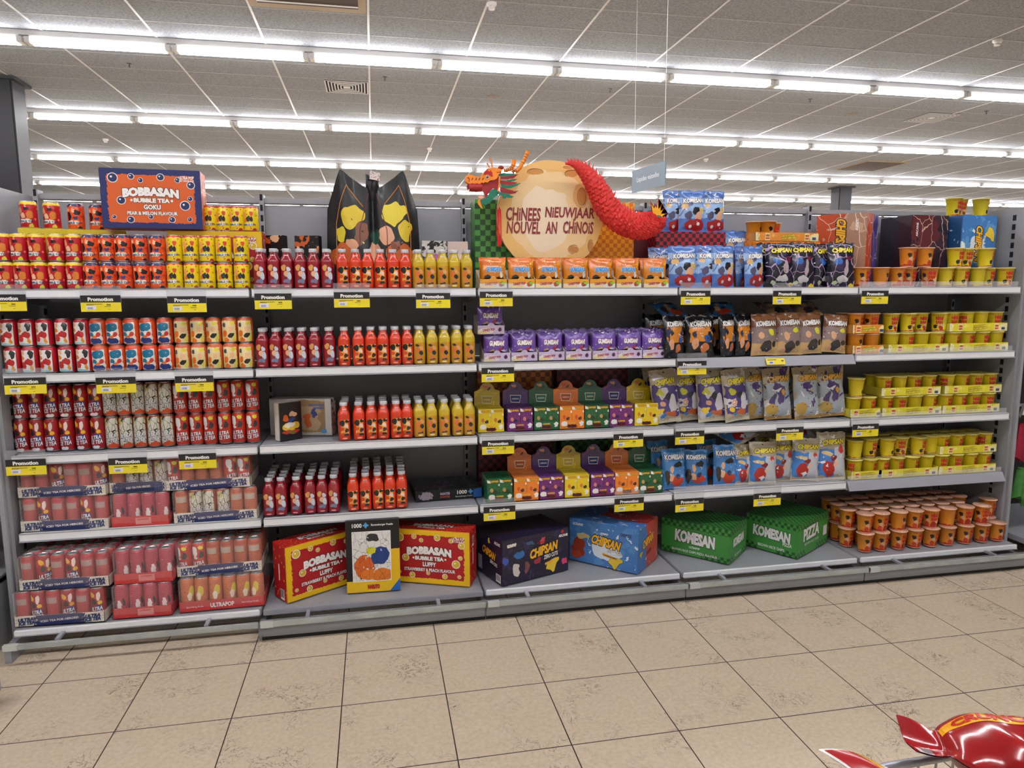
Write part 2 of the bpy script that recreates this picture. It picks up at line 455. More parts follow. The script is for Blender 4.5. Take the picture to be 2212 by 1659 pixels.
for ri, y in enumerate(LY):
    x0 = CX-1.34*2.8
    ks = range(-3, 15) if 3 < y else (range(-1, 6) if y > -3 else range(-1, 6))
    if y > 12: ks = range(-4, 18)
    trunkP.put((0, y, CEIL-0.058), 0, 'white metal lighting rail on the ceiling, '+LNAME[ri])
    n = len(list(ks))
    for i, k in enumerate(ks):
        lampP.put((x0+1.537*(k+0.5), y, CEIL-0.135), 0, 'twin tube ceiling light, '+('leftmost' if i == 0 else 'number %d from left' % (i+1))+', '+LNAME[ri], 'fluorescent ceiling lights, '+LNAME[ri])

# air grilles, sensors, speakers, open panels on the ceiling
GRL = mat('grille_white', '#d8d6d2', 0.4)
def make_grille():
    t = thing('air_grille', None, 'air vent')
    q = MB()
    q.box(-0.3, 0.3, -0.3, 0.3, -0.0055, 0.0, SLOT); q.build('backing', t)
    q = MB()
    for k in range(7):
        a = 0.3-0.042*k; b = a-(0.016 if k < 6 else a)
        z0, z1 = -0.0085, -0.0065
        if k == 6: q.box(-a, a, -a, a, z0, z1, GRL); break
        q.box(-a, a, -a, -b, z0, z1, GRL); q.box(-a, a, b, a, z0, z1, GRL); q.box(-a, -b, -b, b, z0, z1, GRL); q.box(b, a, -b, b, z0, z1, GRL)
    q.build('frame', t); return t
gr = Proto(make_grille)
gr.put((1.56-0.32, 7.53, CEIL-0.001), 0, 'square white air vent with nested slats above the black bag')
p = atY(2012, 254, 8.9); d = ray(2012, 254); tt = (CEIL-CZ)/d.z; P = Vector((CX, CY, CZ))+d*tt
gr.put((P.x, P.y, CEIL-0.001), 0, 'square air vent over the right end of the shelving')
def onceil(px, py): d = ray(px, py); P = Vector((CX, CY, CZ))+d*((CEIL-CZ)/d.z); return P.x, P.y
DET = mat('sensor_white', '#eceae6', 0.35)
def make_sensor():
    t = thing('smoke_detector', None, 'smoke detector')
    q = MB(); q.lathe([(0.052, 0), (0.052, -0.02), (0.04, -0.035)], DET, 20); q.build('base', t)
    q = MB(); q.lathe([(0.03, -0.03), (0.022, -0.045), (0.034, -0.05), (0.03, -0.065), (0.008, -0.07)], DET, 20); q.build('sensor_head', t)
    return t
sn = Proto(make_sensor)
for (px, py, l) in ((1062, 6, 'white smoke detector at the top edge above the dragon'), (2155, 86, 'white smoke detector on the ceiling in the upper right corner'), (228, 300, 'white smoke detector above the orange drink carton'), (928, 320, 'white smoke detector between the black bag and the dragon'), (1525, 343, 'small smoke detector beyond the hanging grey sign')):
    x, y = onceil(px, py); sn.put((x, y, CEIL), 0, l)
SPK = mat('speaker_grey', '#8a827a', 0.7)
def make_speaker():
    q = MB(); q.lathe([(0.10, -0.001), (0.10, -0.006), (0.09, -0.010), (0.0001, -0.012)], SPK, 24); o = q.build('ceiling_speaker'); tag(o, None, 'speaker'); return o
spk = Proto(make_speaker)
x, y = onceil(1066, 209); spk.put((x, y, CEIL), 0, 'round flat grey ceiling speaker right of the air vent')
x, y = onceil(1840, 246); spk.put((x, y, CEIL), 0, 'round flat grey ceiling speaker left of the right air vent')
def make_sprink():
    q = MB(); q.lathe([(0.03, 0), (0.03, -0.006), (0.007, -0.008), (0.007, -0.04), (0.016, -0.042), (0.016, -0.046)], TRUNK, 12); o = q.build('sprinkler_head'); tag(o, None, 'sprinkler'); return o
spr = Proto(make_sprink)
for px, py, l in ((831, 166, 'tiny sprinkler head right of the air vent'), (279, 137, 'tiny sprinkler head under the nearest light row, left'), (1318, 192, 'tiny sprinkler head left of the hanging sign wires'), (1750, 214, 'tiny sprinkler head left of the right grey ceiling speaker'), (2131, 240, 'tiny sprinkler head right of the right air vent')):
    x, y = onceil(px, py); spr.put((x, y, CEIL), 0, l)
TAN = mat('duct_tan', '#a08a68', 0.6); BRN = mat('duct_brown', '#4c3d33', 0.8)
q = MB()
q.box(1.56-1.19, 1.56-0.02, 4.0, 4.74, CEIL-0.012, CEIL-0.001, TAN)
q.box(1.56-1.1, 1.56-0.1, 4.08, 4.62, CEIL-0.016, CEIL-0.012, BRN)
q.box(1.56-1.1, 1.56-0.1, 4.55, 4.58, CEIL-0.02, CEIL-0.016, GRL)
tag(q.build('ceiling_panel'), chk('tan framed dark opening in the ceiling at the top edge'), 'ceiling panel')
x, y = onceil(1882, 358)
q = MB(); q.box(x-0.55, x+0.55, y-0.6, y+0.6, CEIL-0.012, CEIL-0.001, TAN); q.box(x-0.5, x+0.5, y-0.5, y+0.58, CEIL-0.016, CEIL-0.011, BRN)
tag(q.build('ceiling_panel'), chk('dark brown opening in the ceiling above the far pillar'), 'ceiling panel')

# pillars and far shelving behind
PIL = mat('pillar_dark', '#232327', 0.5)
def pillar(x, y, s, label):
    q = MB(); q.box(x-s, x+s, y-s, y+s, 0, CEIL-0.02, PIL, bev=0.02)
    q.box(x-s-0.06, x+s+0.06, y-s-0.06, y+s+0.06, CEIL-0.05, CEIL-0.01, PIL)
    structure(q.build('column')).name = 'pillar'
pillar(-3.42, 8.02, 0.2, '')
x, y = onceil(1818, 404); pillar(x, y, 0.2, '')

# hanging sign
SGN = mat('sign_grey_blue', '#7d8c98', 0.5); SGW = mat('sign_white', '#eef2f4', 0.5)
A = atY(1368, 416, 3.2); 
t = thing('hanging_sign', chk('grey blue hanging aisle sign reading Liquides vaisselles on thin wires'), 'sign', (0, 0, 0))
Pa = atY(1368, 392, 3.0); wdt = 0.0
Xs = Xat(1400, 3.2, 2.4)
cx_, cy_ = Xat(1400, 3.4, 2.5), 3.4
ang = math.radians(-80)
q = MB(); q.box(-0.30, 0.30, -0.006, 0.006, -0.11, 0.11, SGN)
q.text('Liquides vaisselles', 0, 0.0, 0.40, 0.062, SGW, front(0.012), bold=0.01, off=0.002)
zc = atY(1400, 384, 3.4).z
b = q.build('sign_board', t)
q = MB()
for sx in (-0.27, 0.27):
    q.tube([(sx, 0, 0.105), (sx, 0, CEIL-zc)], 0.0018, SGW, 5)
q.build('wire', t)
t.location = (cx_, cy_, zc); t.rotation_euler = (0, 0, ang)

# ------------------------------------------------------------------ gondola shelving
SZ = {5: 1.536, 4: 1.184, 3: 0.836, 2: 0.496, 1: 0.120}
BAYN = ['far left bay', 'second bay', 'middle bay', 'fourth bay', 'far right bay']
SHN = {5: 'top shelf', 4: 'second shelf', 3: 'third shelf', 2: 'fourth shelf', 1: 'bottom shelf'}
DEP = 0.47
def frame():
    t = thing('gondola_frame', chk('grey metal shelving frame with slotted uprights and end panels'), 'shelving unit')
    for b_ in range(5):
        q = MB()
        for k, z in enumerate((0.1, 0.42, 0.8, 1.18, 1.56)):
            q.box(b_+0.004, b_+0.996, DEP, DEP+0.02, z, (0.42, 0.8, 1.18, 1.56, 1.955)[k]-0.003, BACKP)
        q.build('back_panel', t)
        q = MB(); q.box(b_+0.002, b_+0.998, DEP-0.012, DEP+0.035, 1.957, 1.985, SHELF, bev=0.003); q.build('top_cap', t)
    for k in range(6):
        q = MB(); x = float(k)
        q.box(x-0.011, x+0.011, DEP-0.03, DEP+0.03, 0, 2.0, SHELF)
        for j in range(38):
            z = 0.12+j*0.05
            for sx in (0,): q.box(x+sx-0.006, x+sx+0.006, DEP-0.0315, DEP-0.029, z, z+0.03, SLOT)
        q.build('upright', t)
    for sx, x in ((-1, -0.031), (1, 5.031)):
        q = MB(); q.box(x-0.012, x+0.012, 0.0, DEP+0.02, 0.03, 1.97, SHELF, bev=0.003)
        for j in range(36):
            z = 0.15+j*0.05; xx = x-sx*0.0125
            q.box(xx-0.001, xx+0.001, 0.075, 0.095, z, z+0.03, SLOT)
        q.build('end_panel', t)
        q = MB(); q.box(x-0.012+0.012*sx, x+0.012+0.012*sx, -0.02, 0.02, 0.03, 1.97, SHELF, bev=0.003); q.build('end_post', t)
    for b_ in range(5):
        if b_ > 0:
            q = MB(); q.box(b_+0.004, b_+0.996, -0.189, -0.181, 0.017, 0.092, KICK); q.build('kick_plate', t)
            q = MB(); q.box(b_+0.002, b_+0.998, -0.186, -0.16, 0.0, 0.0165, DKPL); q.build('plinth', t)
        q = MB(); q.box(b_+0.004, b_+0.996, -0.227, -0.211, 0.076, 0.1, BUMP, bev=0.003)
        q.box(b_+0.004, b_+0.06, -0.2285, -0.2095, 0.0745, 0.1015, mat('bumper_joint_clear', '#c3c7c4', 0.25), bev=0.002)
        q.build('bumper_rail', t)
        for x in (b_+0.2, b_+0.78):
            q = MB(); q.box(x-0.008, x+0.008, -0.21, -0.145, 0.094, 0.106, RAILG); q.build('rail_clip', t)
    for k in range(6):
        q = MB(); q.box(k-0.012, k+0.012, -0.18, DEP, 0.0, 0.068, KICK if k else SHELF); q.build('foot', t)
    return t
frame()
def make_shelf(base=False, tilt=False, lip=False):
    def f():
        t = thing('shelf', None, 'shelf')
        if base:
            q = MB(); q.box(-0.496, 0.496, -0.13, DEP-0.036, -0.03, -0.003, SHELF, bev=0.004); q.build('board', t)
            if tilt:
                q = MB(); q.box(-0.496, 0.496, -0.143, -0.131, -0.028, 0.0, RAILG, bev=0.003); q.build('front_edge', t)
            else:
                q = MB(); q.box(-0.49, 0.49, -0.143, -0.131, -0.026, 0.002, RAILW, bev=0.004)
                q.box(-0.49, 0.49, -0.1445, -0.142, -0.0255, -0.021, RAILG); q.build('price_rail', t)
        else:
            q = MB(); q.box(-0.496, 0.496, 0.0, DEP-0.035, -0.028, -0.003, SHELF, bev=0.003); q.build('board', t)
            if tilt:
                q = MB(); q.prism([(-0.495, -0.048), (0.495, -0.048), (0.495, 0.0), (-0.495, 0.0)], -0.001, 0.0, RAILG)
                V = [(x, y, z) for x in (-0.495, 0.495) for y, z in ((0.0, 0.003), (-0.004, 0.003), (-0.03, -0.044), (-0.024, -0.048), (0.0, -0.02))]
                q.add(V, [(0, 1, 2, 3, 4), (9, 8, 7, 6, 5)]+[(i, i+5, (i+1) % 5+5, (i+1) % 5) for i in range(5)], RAILG)
                q.build('price_rail', t)
            else:
                q = MB(); q.box(-0.494, 0.494, -0.016, -0.001, -0.036, 0.003, RAILW, bev=0.003)
                q.box(-0.494, 0.494, -0.0185, -0.0155, -0.0355, -0.029, RAILG); q.box(-0.494, 0.494, -0.0175, -0.0155, -0.001, 0.003, RAILG)
                q.build('price_rail', t)
            for sx in (-1, 1):
                q = MB(); V = [(y, z) for y, z in ((0.02, -0.0285), (DEP-0.034, -0.0285), (DEP-0.034, -0.07), (DEP-0.07, -0.07), (0.02, -0.034))]
                x = sx*0.493
                W_ = [(x-0.0015, y, z) for y, z in V]+[(x+0.0015, y, z) for y, z in V]
                q.add(W_, [(0, 1, 2, 3, 4), (9, 8, 7, 6, 5)]+[(i, (i+1) % 5, (i+1) % 5+5, i+5) for i in range(5)], SHELF); q.build('bracket', t)
        if lip:
            q = MB(); q.box(-0.49, 0.49, -0.0, 0.002, 0.0, 0.03, CLEAR); q.build('clear_lip', t)
        return t
    return f
SP = {'n': Proto(make_shelf()), 't': Proto(make_shelf(tilt=True)), 'l': Proto(make_shelf(lip=True)), 'tl': Proto(make_shelf(tilt=True, lip=True)), 'b': Proto(make_shelf(base=True)), 'bt': Proto(make_shelf(base=True, tilt=True))}
kinds = {(3, 4): 't', (4, 5): 'l', (4, 4): 'l', (4, 3): 'l', (4, 2): 'tl', (1, 1): 'bt', (3, 2): 'l'}
for b_ in range(5):
    for s_ in (5, 4, 3, 2, 1):
        k = kinds.get((b_, s_), 'b' if s_ == 1 else 'n')
        extra = {'t': 'sloping grey price rail', 'tl': 'sloping grey price rail', 'l': 'white price rail and clear lip', 'n': 'white price rail', 'b': 'white price rail', 'bt': 'plain grey front edge'}[k]
        SP[k].put((b_+0.5, 0, SZ[s_]), 0, 'grey metal %s of the %s with %s' % (SHN[s_], BAYN[b_], extra), 'shelves of the gondola')

# neighbouring units at both ends
q = MB(); q.box(-1.2, -0.09, -0.25, 0.4, 0.28, 0.31, SHELF); q.box(-1.2, -0.09, 0.42, 0.45, 0.0, 1.9, BACKP); q.box(-1.2, -0.09, -0.27, -0.25, 0.24, 0.315, RAILG)
q.box(-0.115, -0.09, -0.25, 0.4, 0.0, 0.3, SHELF); q.box(-1.2, -0.09, 0.0, 0.4, 0.55, 0.57, SHELF)
tag(q.build('side_shelf'), chk('grey shelf corner past the left end panel'), 'shelving unit')
q = MB(); q.lathe([(0.09, 0.353), (0.1, 0.362), (0.1, 0.52), (0.08, 0.54)], mat('carton_pale', '#b9b3a8', 0.6), 16, c=(-0.24, -0.08)); q.build('x').name = 'storage_tub'
o = bpy.data.objects['storage_tub']; tag(o, chk('pale round tub on the shelf past the left end panel'), 'tub'); o.location.z = -0.04
q = MB(); q.box(5.085, 6.6, -0.1, DEP, 0.1, 0.13, SHELF); q.box(5.085, 6.6, -0.125, -0.1, 0.075, 0.135, RAILG); q.box(5.085, 6.6, DEP, DEP+0.03, 0.0, 1.5, DKPL)
q.box(5.085, 6.6, -0.17, -0.16, 0.0, 0.09, KICK); q.box(5.085, 6.6, 0.2, 0.215, 0.83, 0.845, RAILG); q.box(5.085, 6.6, -0.2, -0.18, 0.05, 0.085, BUMP)
tag(q.build('side_rack'), chk('dark display rack past the right end panel'), 'shelving unit')
for i, (x, y, z0, z1, c, l) in enumerate(((5.2, 0.02, 0.33, 0.5, '#3f7d33', 'green fabric item hanging low past the right end panel'), (5.34, 0.1, 0.25, 0.47, '#4d8c3c', 'second green fabric item farther along the right rack'), (5.3, 0.14, 0.52, 0.74, '#a8213c', 'crimson strap hanging past the right end panel'), (5.3, 0.1, 0.78, 0.86, '#c9c9c2', 'pale folded item on top of the right rack'))):
    q = MB(); cm = mat('fabric_%d' % i, c, 0.7, noise=0.15, nscale=30)
    def fn(u, v, x=x, y=y, z0=z0, z1=z1): return (x+(u-0.5)*0.16*(1+0.3*(1-v)), y-0.03*math.sin(u*PI)-0.02*math.sin(u*14+i), z0+(z1-z0)*v+0.02*math.sin(u*11)*(1-v))
    q.grid(fn, 14, 8, cm); q.grid(lambda u, v, fn=fn: (fn(u, v)[0], fn(u, v)[1]+0.06*math.sin(u*PI)+0.004, fn(u, v)[2]), 14, 8, cm)
    tag(q.build('hanging_fabric'), chk(l), 'fabric')
q = MB()
o = None
q.tube([(Xat(1738, 3.0, 1.9), 3.0, 0), (Xat(1738, 3.0, 1.9), 3.0, atY(1740, 452, 3.0).z)], 0.012, PIL, 8); q.lathe([(0.03, atY(1740, 452, 3.0).z-0.005), (0.045, atY(1740, 452, 3.0).z+0.02), (0.01, atY(1740, 452, 3.0).z+0.03)], PIL, 14, c=(Xat(1738, 3.0, 1.9), 3.0))
tag(q.build('slim_post'), chk('slim dark post with round cap rising behind the shelves'), 'post')

# ================================================================== cans
def can_body(q, r, h, bodym, lidm, neck=0.006):
    q.lathe([(r-0.008, 0.0, METAL), (r-0.005, 0.001, METAL), (r-0.001, 0.006, bodym), (r, 0.009, bodym), (r, h-0.014, bodym), (r-neck*0.6, h-0.006, bodym), (r-neck, h-0.003, lidm)], bodym, 22, cap1=False)
def can_lid(q, r, h, lidm, neck=0.006):
    rr = r-neck
    q.lathe([(rr-0.0002, h-0.004), (rr+0.001, h-0.001), (rr-0.0005, h), (rr-0.002, h-0.001), (rr-0.003, h-0.004), (rr-0.006, h-0.0045), (0.0005, h-0.004)], lidm, 22, cap0=False)
    q.box(-0.006, 0.006, -0.012, 0.006, h-0.004, h-0.0025, lidm)
def make_can(kind):
    D = CANS[kind]
    def f():
        r, h = D['r'], D['h']
        t = thing('drink_can', None, 'can')
        m = pmat('can_'+kind, D['base'], D['lay']+[('n', 7, .69, '#f2e8e2', 11), ('n', 8, .71, '#241c22', 15)], 2*r, h, 'cyl', rough=0.28, coat=0.3, seed=D.get('seed', 0))
        q = MB(); can_body(q, r, h, m, METAL, D.get('neck', 0.006))
        for tx in D.get('txt', []):
            s_, cx, cy, wd, ht, c, o, sh, rot = tx
            q.text(s_, cx*r*PI/2, cy*h, wd*r*2, ht*h, c, cylf(r), off=0.0007, bold=0.02, out=o, outw=0.05, shear=sh, cell=(0.005, 0), rot=rot)
        q.build('can_body', t)
        q = MB(); can_lid(q, r, h, D.get('lid', METAL), D.get('neck', 0.006)); q.build('lid', t)
        return t
    return f
navy = mat('print_navy', '#1d2c5c', 0.45); yel = mat('print_yellow', '#f2d21c', 0.45); redp = mat('print_red', '#c3201f', 0.45); orp = mat('print_orange', '#e8742a', 0.45)
# fruit-and-splash artwork stands in for the pictures on the packs
CANS = {
 'tea_red': dict(r=.033, h=.115, base='#c31f33', seed=1, lid=METAL, neck=.004, lay=[('s', 3.2, .13, '#e89a7c', 0), ('r', -.6, .87, 1.6, 1.1, '#ecd02c', 2), ('e', .3, .66, .09, .12, '#e8a878', 2), ('e', .68, .5, .12, .15, '#d98a34', 1), ('e', .42, .46, .1, .1, '#f0c9a4', 2), ('e', .56, .72, .1, .07, '#2a1a1c', 2), ('e', .28, .42, .05, .06, '#3a1c22', 2), ('e', .5, .27, .25, .07, '#e9f2ee', 2), ('e', .72, .08, .09, .09, '#d6d23c', 0)],
   txt=[('BUBBLE TEA', 0, .26, 1.1, .07, navy, None, 0, 0)]),
 'tea_orange': dict(r=.033, h=.115, base='#e8602a', seed=2, lid=METAL, neck=.004, lay=[('r', -.6, .87, 1.6, 1.1, '#24386c', 2), ('n', 3.5, .6, '#c93a2c', 3), ('e', .36, .52, .08, .17, '#1c1b22', 1), ('e', .66, .64, .12, .09, '#20202a', 1), ('e', .52, .72, .07, .08, '#f0c9a4', 2), ('e', .6, .44, .1, .06, '#2b4a86', 2), ('e', .3, .74, .06, .06, '#f0c9a4', 2), ('e', .5, .27, .25, .07, '#e9f2ee', 2), ('e', .78, .07, .09, .07, '#1d2a52', 0), ('s', 3.4, .09, '#f3a070', 0)],
   txt=[('BUBBLE TEA', 0, .26, 1.1, .07, navy, None, 0, 0)]),
 'tea_yellow': dict(r=.033, h=.115, base='#ecd41f', seed=3, lid=METAL, neck=.004, lay=[('s', 3.8, .11, '#c7742a', 0), ('r', -.6, .91, 1.6, 1.1, '#c9342c', 2), ('e', .34, .64, .09, .13, '#efa774', 2), ('e', .66, .68, .09, .1, '#d9502e', 1), ('e', .5, .5, .09, .09, '#3c4250', 1), ('e', .64, .48, .07, .1, '#33201e', 2), ('e', .36, .44, .08, .07, '#e4793c', 1), ('e', .5, .28, .24, .06, '#f2f4ee', 2), ('e', .78, .07, .09, .07, '#b9342c', 0)],
   txt=[('BUBBLE TEA', 0, .27, 1.1, .07, navy, None, 0, 0)]),
 'white_red': dict(r=.033, h=.115, base='#b81f30', seed=4, neck=.008, lay=[('r', .22, .03, .78, .86, '#e6e2df', 0), ('e', .66, .72, .1, .14, '#241c1c', 1), ('e', .34, .76, .08, .07, '#e8b486', 2), ('e', .32, .58, .08, .09, '#e08a28', 1), ('e', .58, .42, .16, .15, '#bb2a2c', 1), ('e', .36, .3, .12, .14, '#c43a34', 2), ('e', .66, .2, .06, .1, '#dc9a34', 2), ('e', .5, .08, .2, .05, '#a9d8dc', 1), ('r', -.2, .86, 1.2, .95, '#b81f30', 2)]),
 'blue_orange': dict(r=.033, h=.115, base='#dd5a2c', seed=5, neck=.008, lay=[('r', .22, .05, .8, .83, '#e9e1d8', 1), ('e', .5, .66, .26, .17, '#1c7c9c', 1), ('e', .36, .4, .12, .09, '#237f9e', 2), ('e', .66, .4, .1, .08, '#c93a2a', 1), ('e', .52, .15, .26, .1, '#1d3f86', 1), ('e', .5, .3, .1, .06, '#e27a34', 2)]),
 'cream_orange': dict(r=.033, h=.115, base='#cf6a3c', seed=6, neck=.008, lay=[('r', .16, .04, .84, .86, '#e8d7a6', 1), ('e', .68, .76, .1, .07, '#e6d224', 2), ('e', .34, .68, .09, .08, '#4a4f5c', 1), ('e', .62, .54, .1, .09, '#efc096', 1), ('e', .36, .36, .11, .12, '#e8782c', 1), ('e', .62, .3, .1, .1, '#2b2526', 1), ('e', .42, .14, .12, .08, '#e6762a', 1), ('e', .25, .2, .06, .2, '#d8d658', 1), ('e', .76, .2, .06, .2, '#d8d658', 1)]),
 'ice_red': dict(r=.029, h=.146, base='#a51c24', seed=7, neck=.007, lay=[('n', 2.5, .58, '#cf3e44', 2), ('e', .34, .8, .12, .09, '#e6b72c', 1), ('e', .64, .76, .1, .13, '#e8d8cc', 1), ('e', .42, .6, .1, .08, '#2a1a1a', 1), ('e', .68, .56, .1, .06, '#e6b72c', 2), ('e', .62, .42, .16, .1, '#2b3f96', 1), ('e', .5, .08, .2, .05, '#e8e6e8', 2)],
   txt=[('ULTRA', .0, .38, .85, .12, white, navy, .3, .12), ('ICE TEA', .03, .24, .98, .12, white, navy, .3, .12)]),
 'ice_white': dict(r=.029, h=.146, base='#b95a34', seed=8, neck=.007, lay=[('r', .12, .12, .9, .92, '#d8d6c6', 1), ('e', .3, .82, .14, .1, '#c8bd7c', 2), ('cr', 5, .035, '#3a3a3c', 1), ('e', .7, .08, .3, .1, '#d2562a', 1)],
   txt=[('ULTRA', .0, .4, .85, .12, white, navy, .3, .12), ('ICE TEA', .03, .26, .98, .12, white, navy, .3, .12)]),
 'ice_orange': dict(r=.029, h=.146, base='#c23a26', seed=9, neck=.007, lay=[('e', .34, .74, .16, .16, '#e6e4e2', 1), ('e', .66, .84, .12, .06, '#d6cf2c', 2), ('e', .68, .62, .13, .1, '#3a3c40', 1), ('e', .4, .54, .1, .05, '#e6e4e2', 1), ('n', 3.2, .62, '#e8763a', 6)],
   txt=[('ULTRA', .0, .36, .85, .12, white, navy, .3, .12), ('ICE TEA', .03, .22, .98, .12, white, navy, .3, .12)]),
 'ice_red_back': dict(r=.029, h=.146, base='#b53b3f', seed=10, neck=.007, lay=[('r', .1, .1, .8, .85, '#c85f5c', 0), ('w', 1.57, 26, .35, '#b03a3c', 3), ('r', .2, .62, .75, .8, '#b9b4ae', 0), ('w', 0, 30, .4, '#a5484a', 0), ('r', -.2, .9, 1.2, .93, '#c62c38', 0)]),
 'ice_orange_back': dict(r=.029, h=.146, base='#bf6040', seed=11, neck=.007, lay=[('r', .12, .08, .85, .85, '#c97650', 0), ('w', 1.57, 24, .35, '#a54d30', 3), ('r', .22, .62, .75, .8, '#b9aa9c', 0)]),
 'soda_pink': dict(r=.029, h=.146, base='#c04a5c', seed=12, neck=.007, lay=[('w', 1.57, 18, .4, '#a53a4c', 3), ('e', .6, .35, .1, .2, '#e8dcdc', 2), ('e', .8, .5, .05, .1, '#2c2a2a', 1)]),
 'soda_orange': dict(r=.029, h=.146, base='#cf7a4a', seed=13, neck=.007, lay=[('w', 1.57, 18, .3, '#b06038', 3), ('e', .6, .6, .14, .16, '#d8c23c', 1), ('e', .5, .45, .12, .12, '#e9dccb', 2)]),
}
CP = {k: Proto(make_can(k)) for k in CANS}
CDESC = {'tea_red': 'red bubble tea can with yellow rim', 'tea_orange': 'orange bubble tea can with navy rim', 'tea_yellow': 'yellow bubble tea can',
 'white_red': 'white and red soda can', 'blue_orange': 'blue and orange soda can', 'cream_orange': 'cream and orange soda can',
 'ice_red': 'slim red iced tea can', 'ice_white': 'slim white iced tea can', 'ice_orange': 'slim orange iced tea can'}
def canrow(kinds_px, z, y, place, jit=0.15):
    """kinds_px: list of (kind, [px...]); a row of cans, one placed at each."""
    for kind, pxs in kinds_px:
        n = len(pxs)
        for i, px in enumerate(pxs):
            X = Xat(px, y, z+0.06)
            CP[kind].put((X, y+random.uniform(-.003, .003), z), random.uniform(-jit, jit)-0.15, '%s, %s, %s' % (CDESC[kind], ordn(i, n), place), '%ss on the %s' % (CDESC[kind], place.split(', ')[-1]))
S5, S4, S3, S2, S1 = SZ[5]+.001, SZ[4]+.001, SZ[3]+.001, SZ[2]+.001, SZ[1]+.003
canrow([('tea_red', [15, 50, 87, 125, 163]), ('tea_orange', [200, 236, 270, 307, 342]), ('tea_yellow', [378, 415, 449, 486, 523])], S5, .04, 'lower tier, top shelf')
canrow([('tea_red', [5, 42, 81, 122, 160]), ('tea_orange', [196, 231, 266, 302, 340]), ('tea_yellow', [377, 412, 448, 483, 521])], S5+.1155, .04, 'upper tier, top shelf')
canrow([('white_red', [29, 67, 106, 145, 184]), ('blue_orange', [218, 254, 290, 325, 361]), ('cream_orange', [397, 431, 466, 499, 533])], S4, .055, 'lower tier, second shelf')
canrow([('white_red', [20, 59, 98, 138, 178]), ('blue_orange', [213, 248, 284, 320, 357]), ('cream_orange', [393, 428, 462, 496, 530])], S4+.1155, .055, 'upper tier, second shelf')
canrow([('ice_red', [50, 83, 115, 147, 181, 214]), ('ice_white', [245, 275, 305, 335, 364]), ('ice_orange', [395, 426, 456, 487, 517, 547])], S3, .09, 'lower tier, third shelf')
canrow([('ice_red', [46, 79, 111, 143, 176, 207]), ('ice_white', [238, 268, 298, 328, 358]), ('ice_orange', [390, 422, 453, 484, 514, 545])], S3+.1465, .09, 'upper tier, third shelf')

# ================================================================== cartons
class BoxMaker:
    pass
def carton(name, label, W, D, H, mats, art=None, cat='box', loc=(0, 0, 0), rz=0, lean=0, bev=0.002, group=None, flaps=None, extra=None):
    q = MB(); q.box(-W/2, W/2, -D/2, D/2, 0, H, mats[0], front=mats[1], right=mats[2], left=mats[3], top=mats[4], bev=bev)
    if art: art(q, W, D, H)
    o = q.build(name); tag(o, chk(label), cat, group); o.location = loc; o.rotation_euler = (lean, 0, rz)
    if extra: extra(o, W, D, H)
    return o
def barcode(q, fn, cx, cy, w_, h_, seed=1):
    q.shape([(cx-w_/2, cy-h_/2), (cx+w_/2, cy-h_/2), (cx+w_/2, cy+h_/2), (cx-w_/2, cy+h_/2)], white, fn, .0005)
    rr = random.Random(seed); x = cx-w_*.42
    while x < cx+w_*.4:
        b_ = rr.uniform(.012, .05)*w_
        q.shape([(x, cy-h_*.3), (x+b_, cy-h_*.3), (x+b_, cy+h_*.42), (x, cy+h_*.42)], black, fn, .0009); x += b_+rr.uniform(.015, .05)*w_
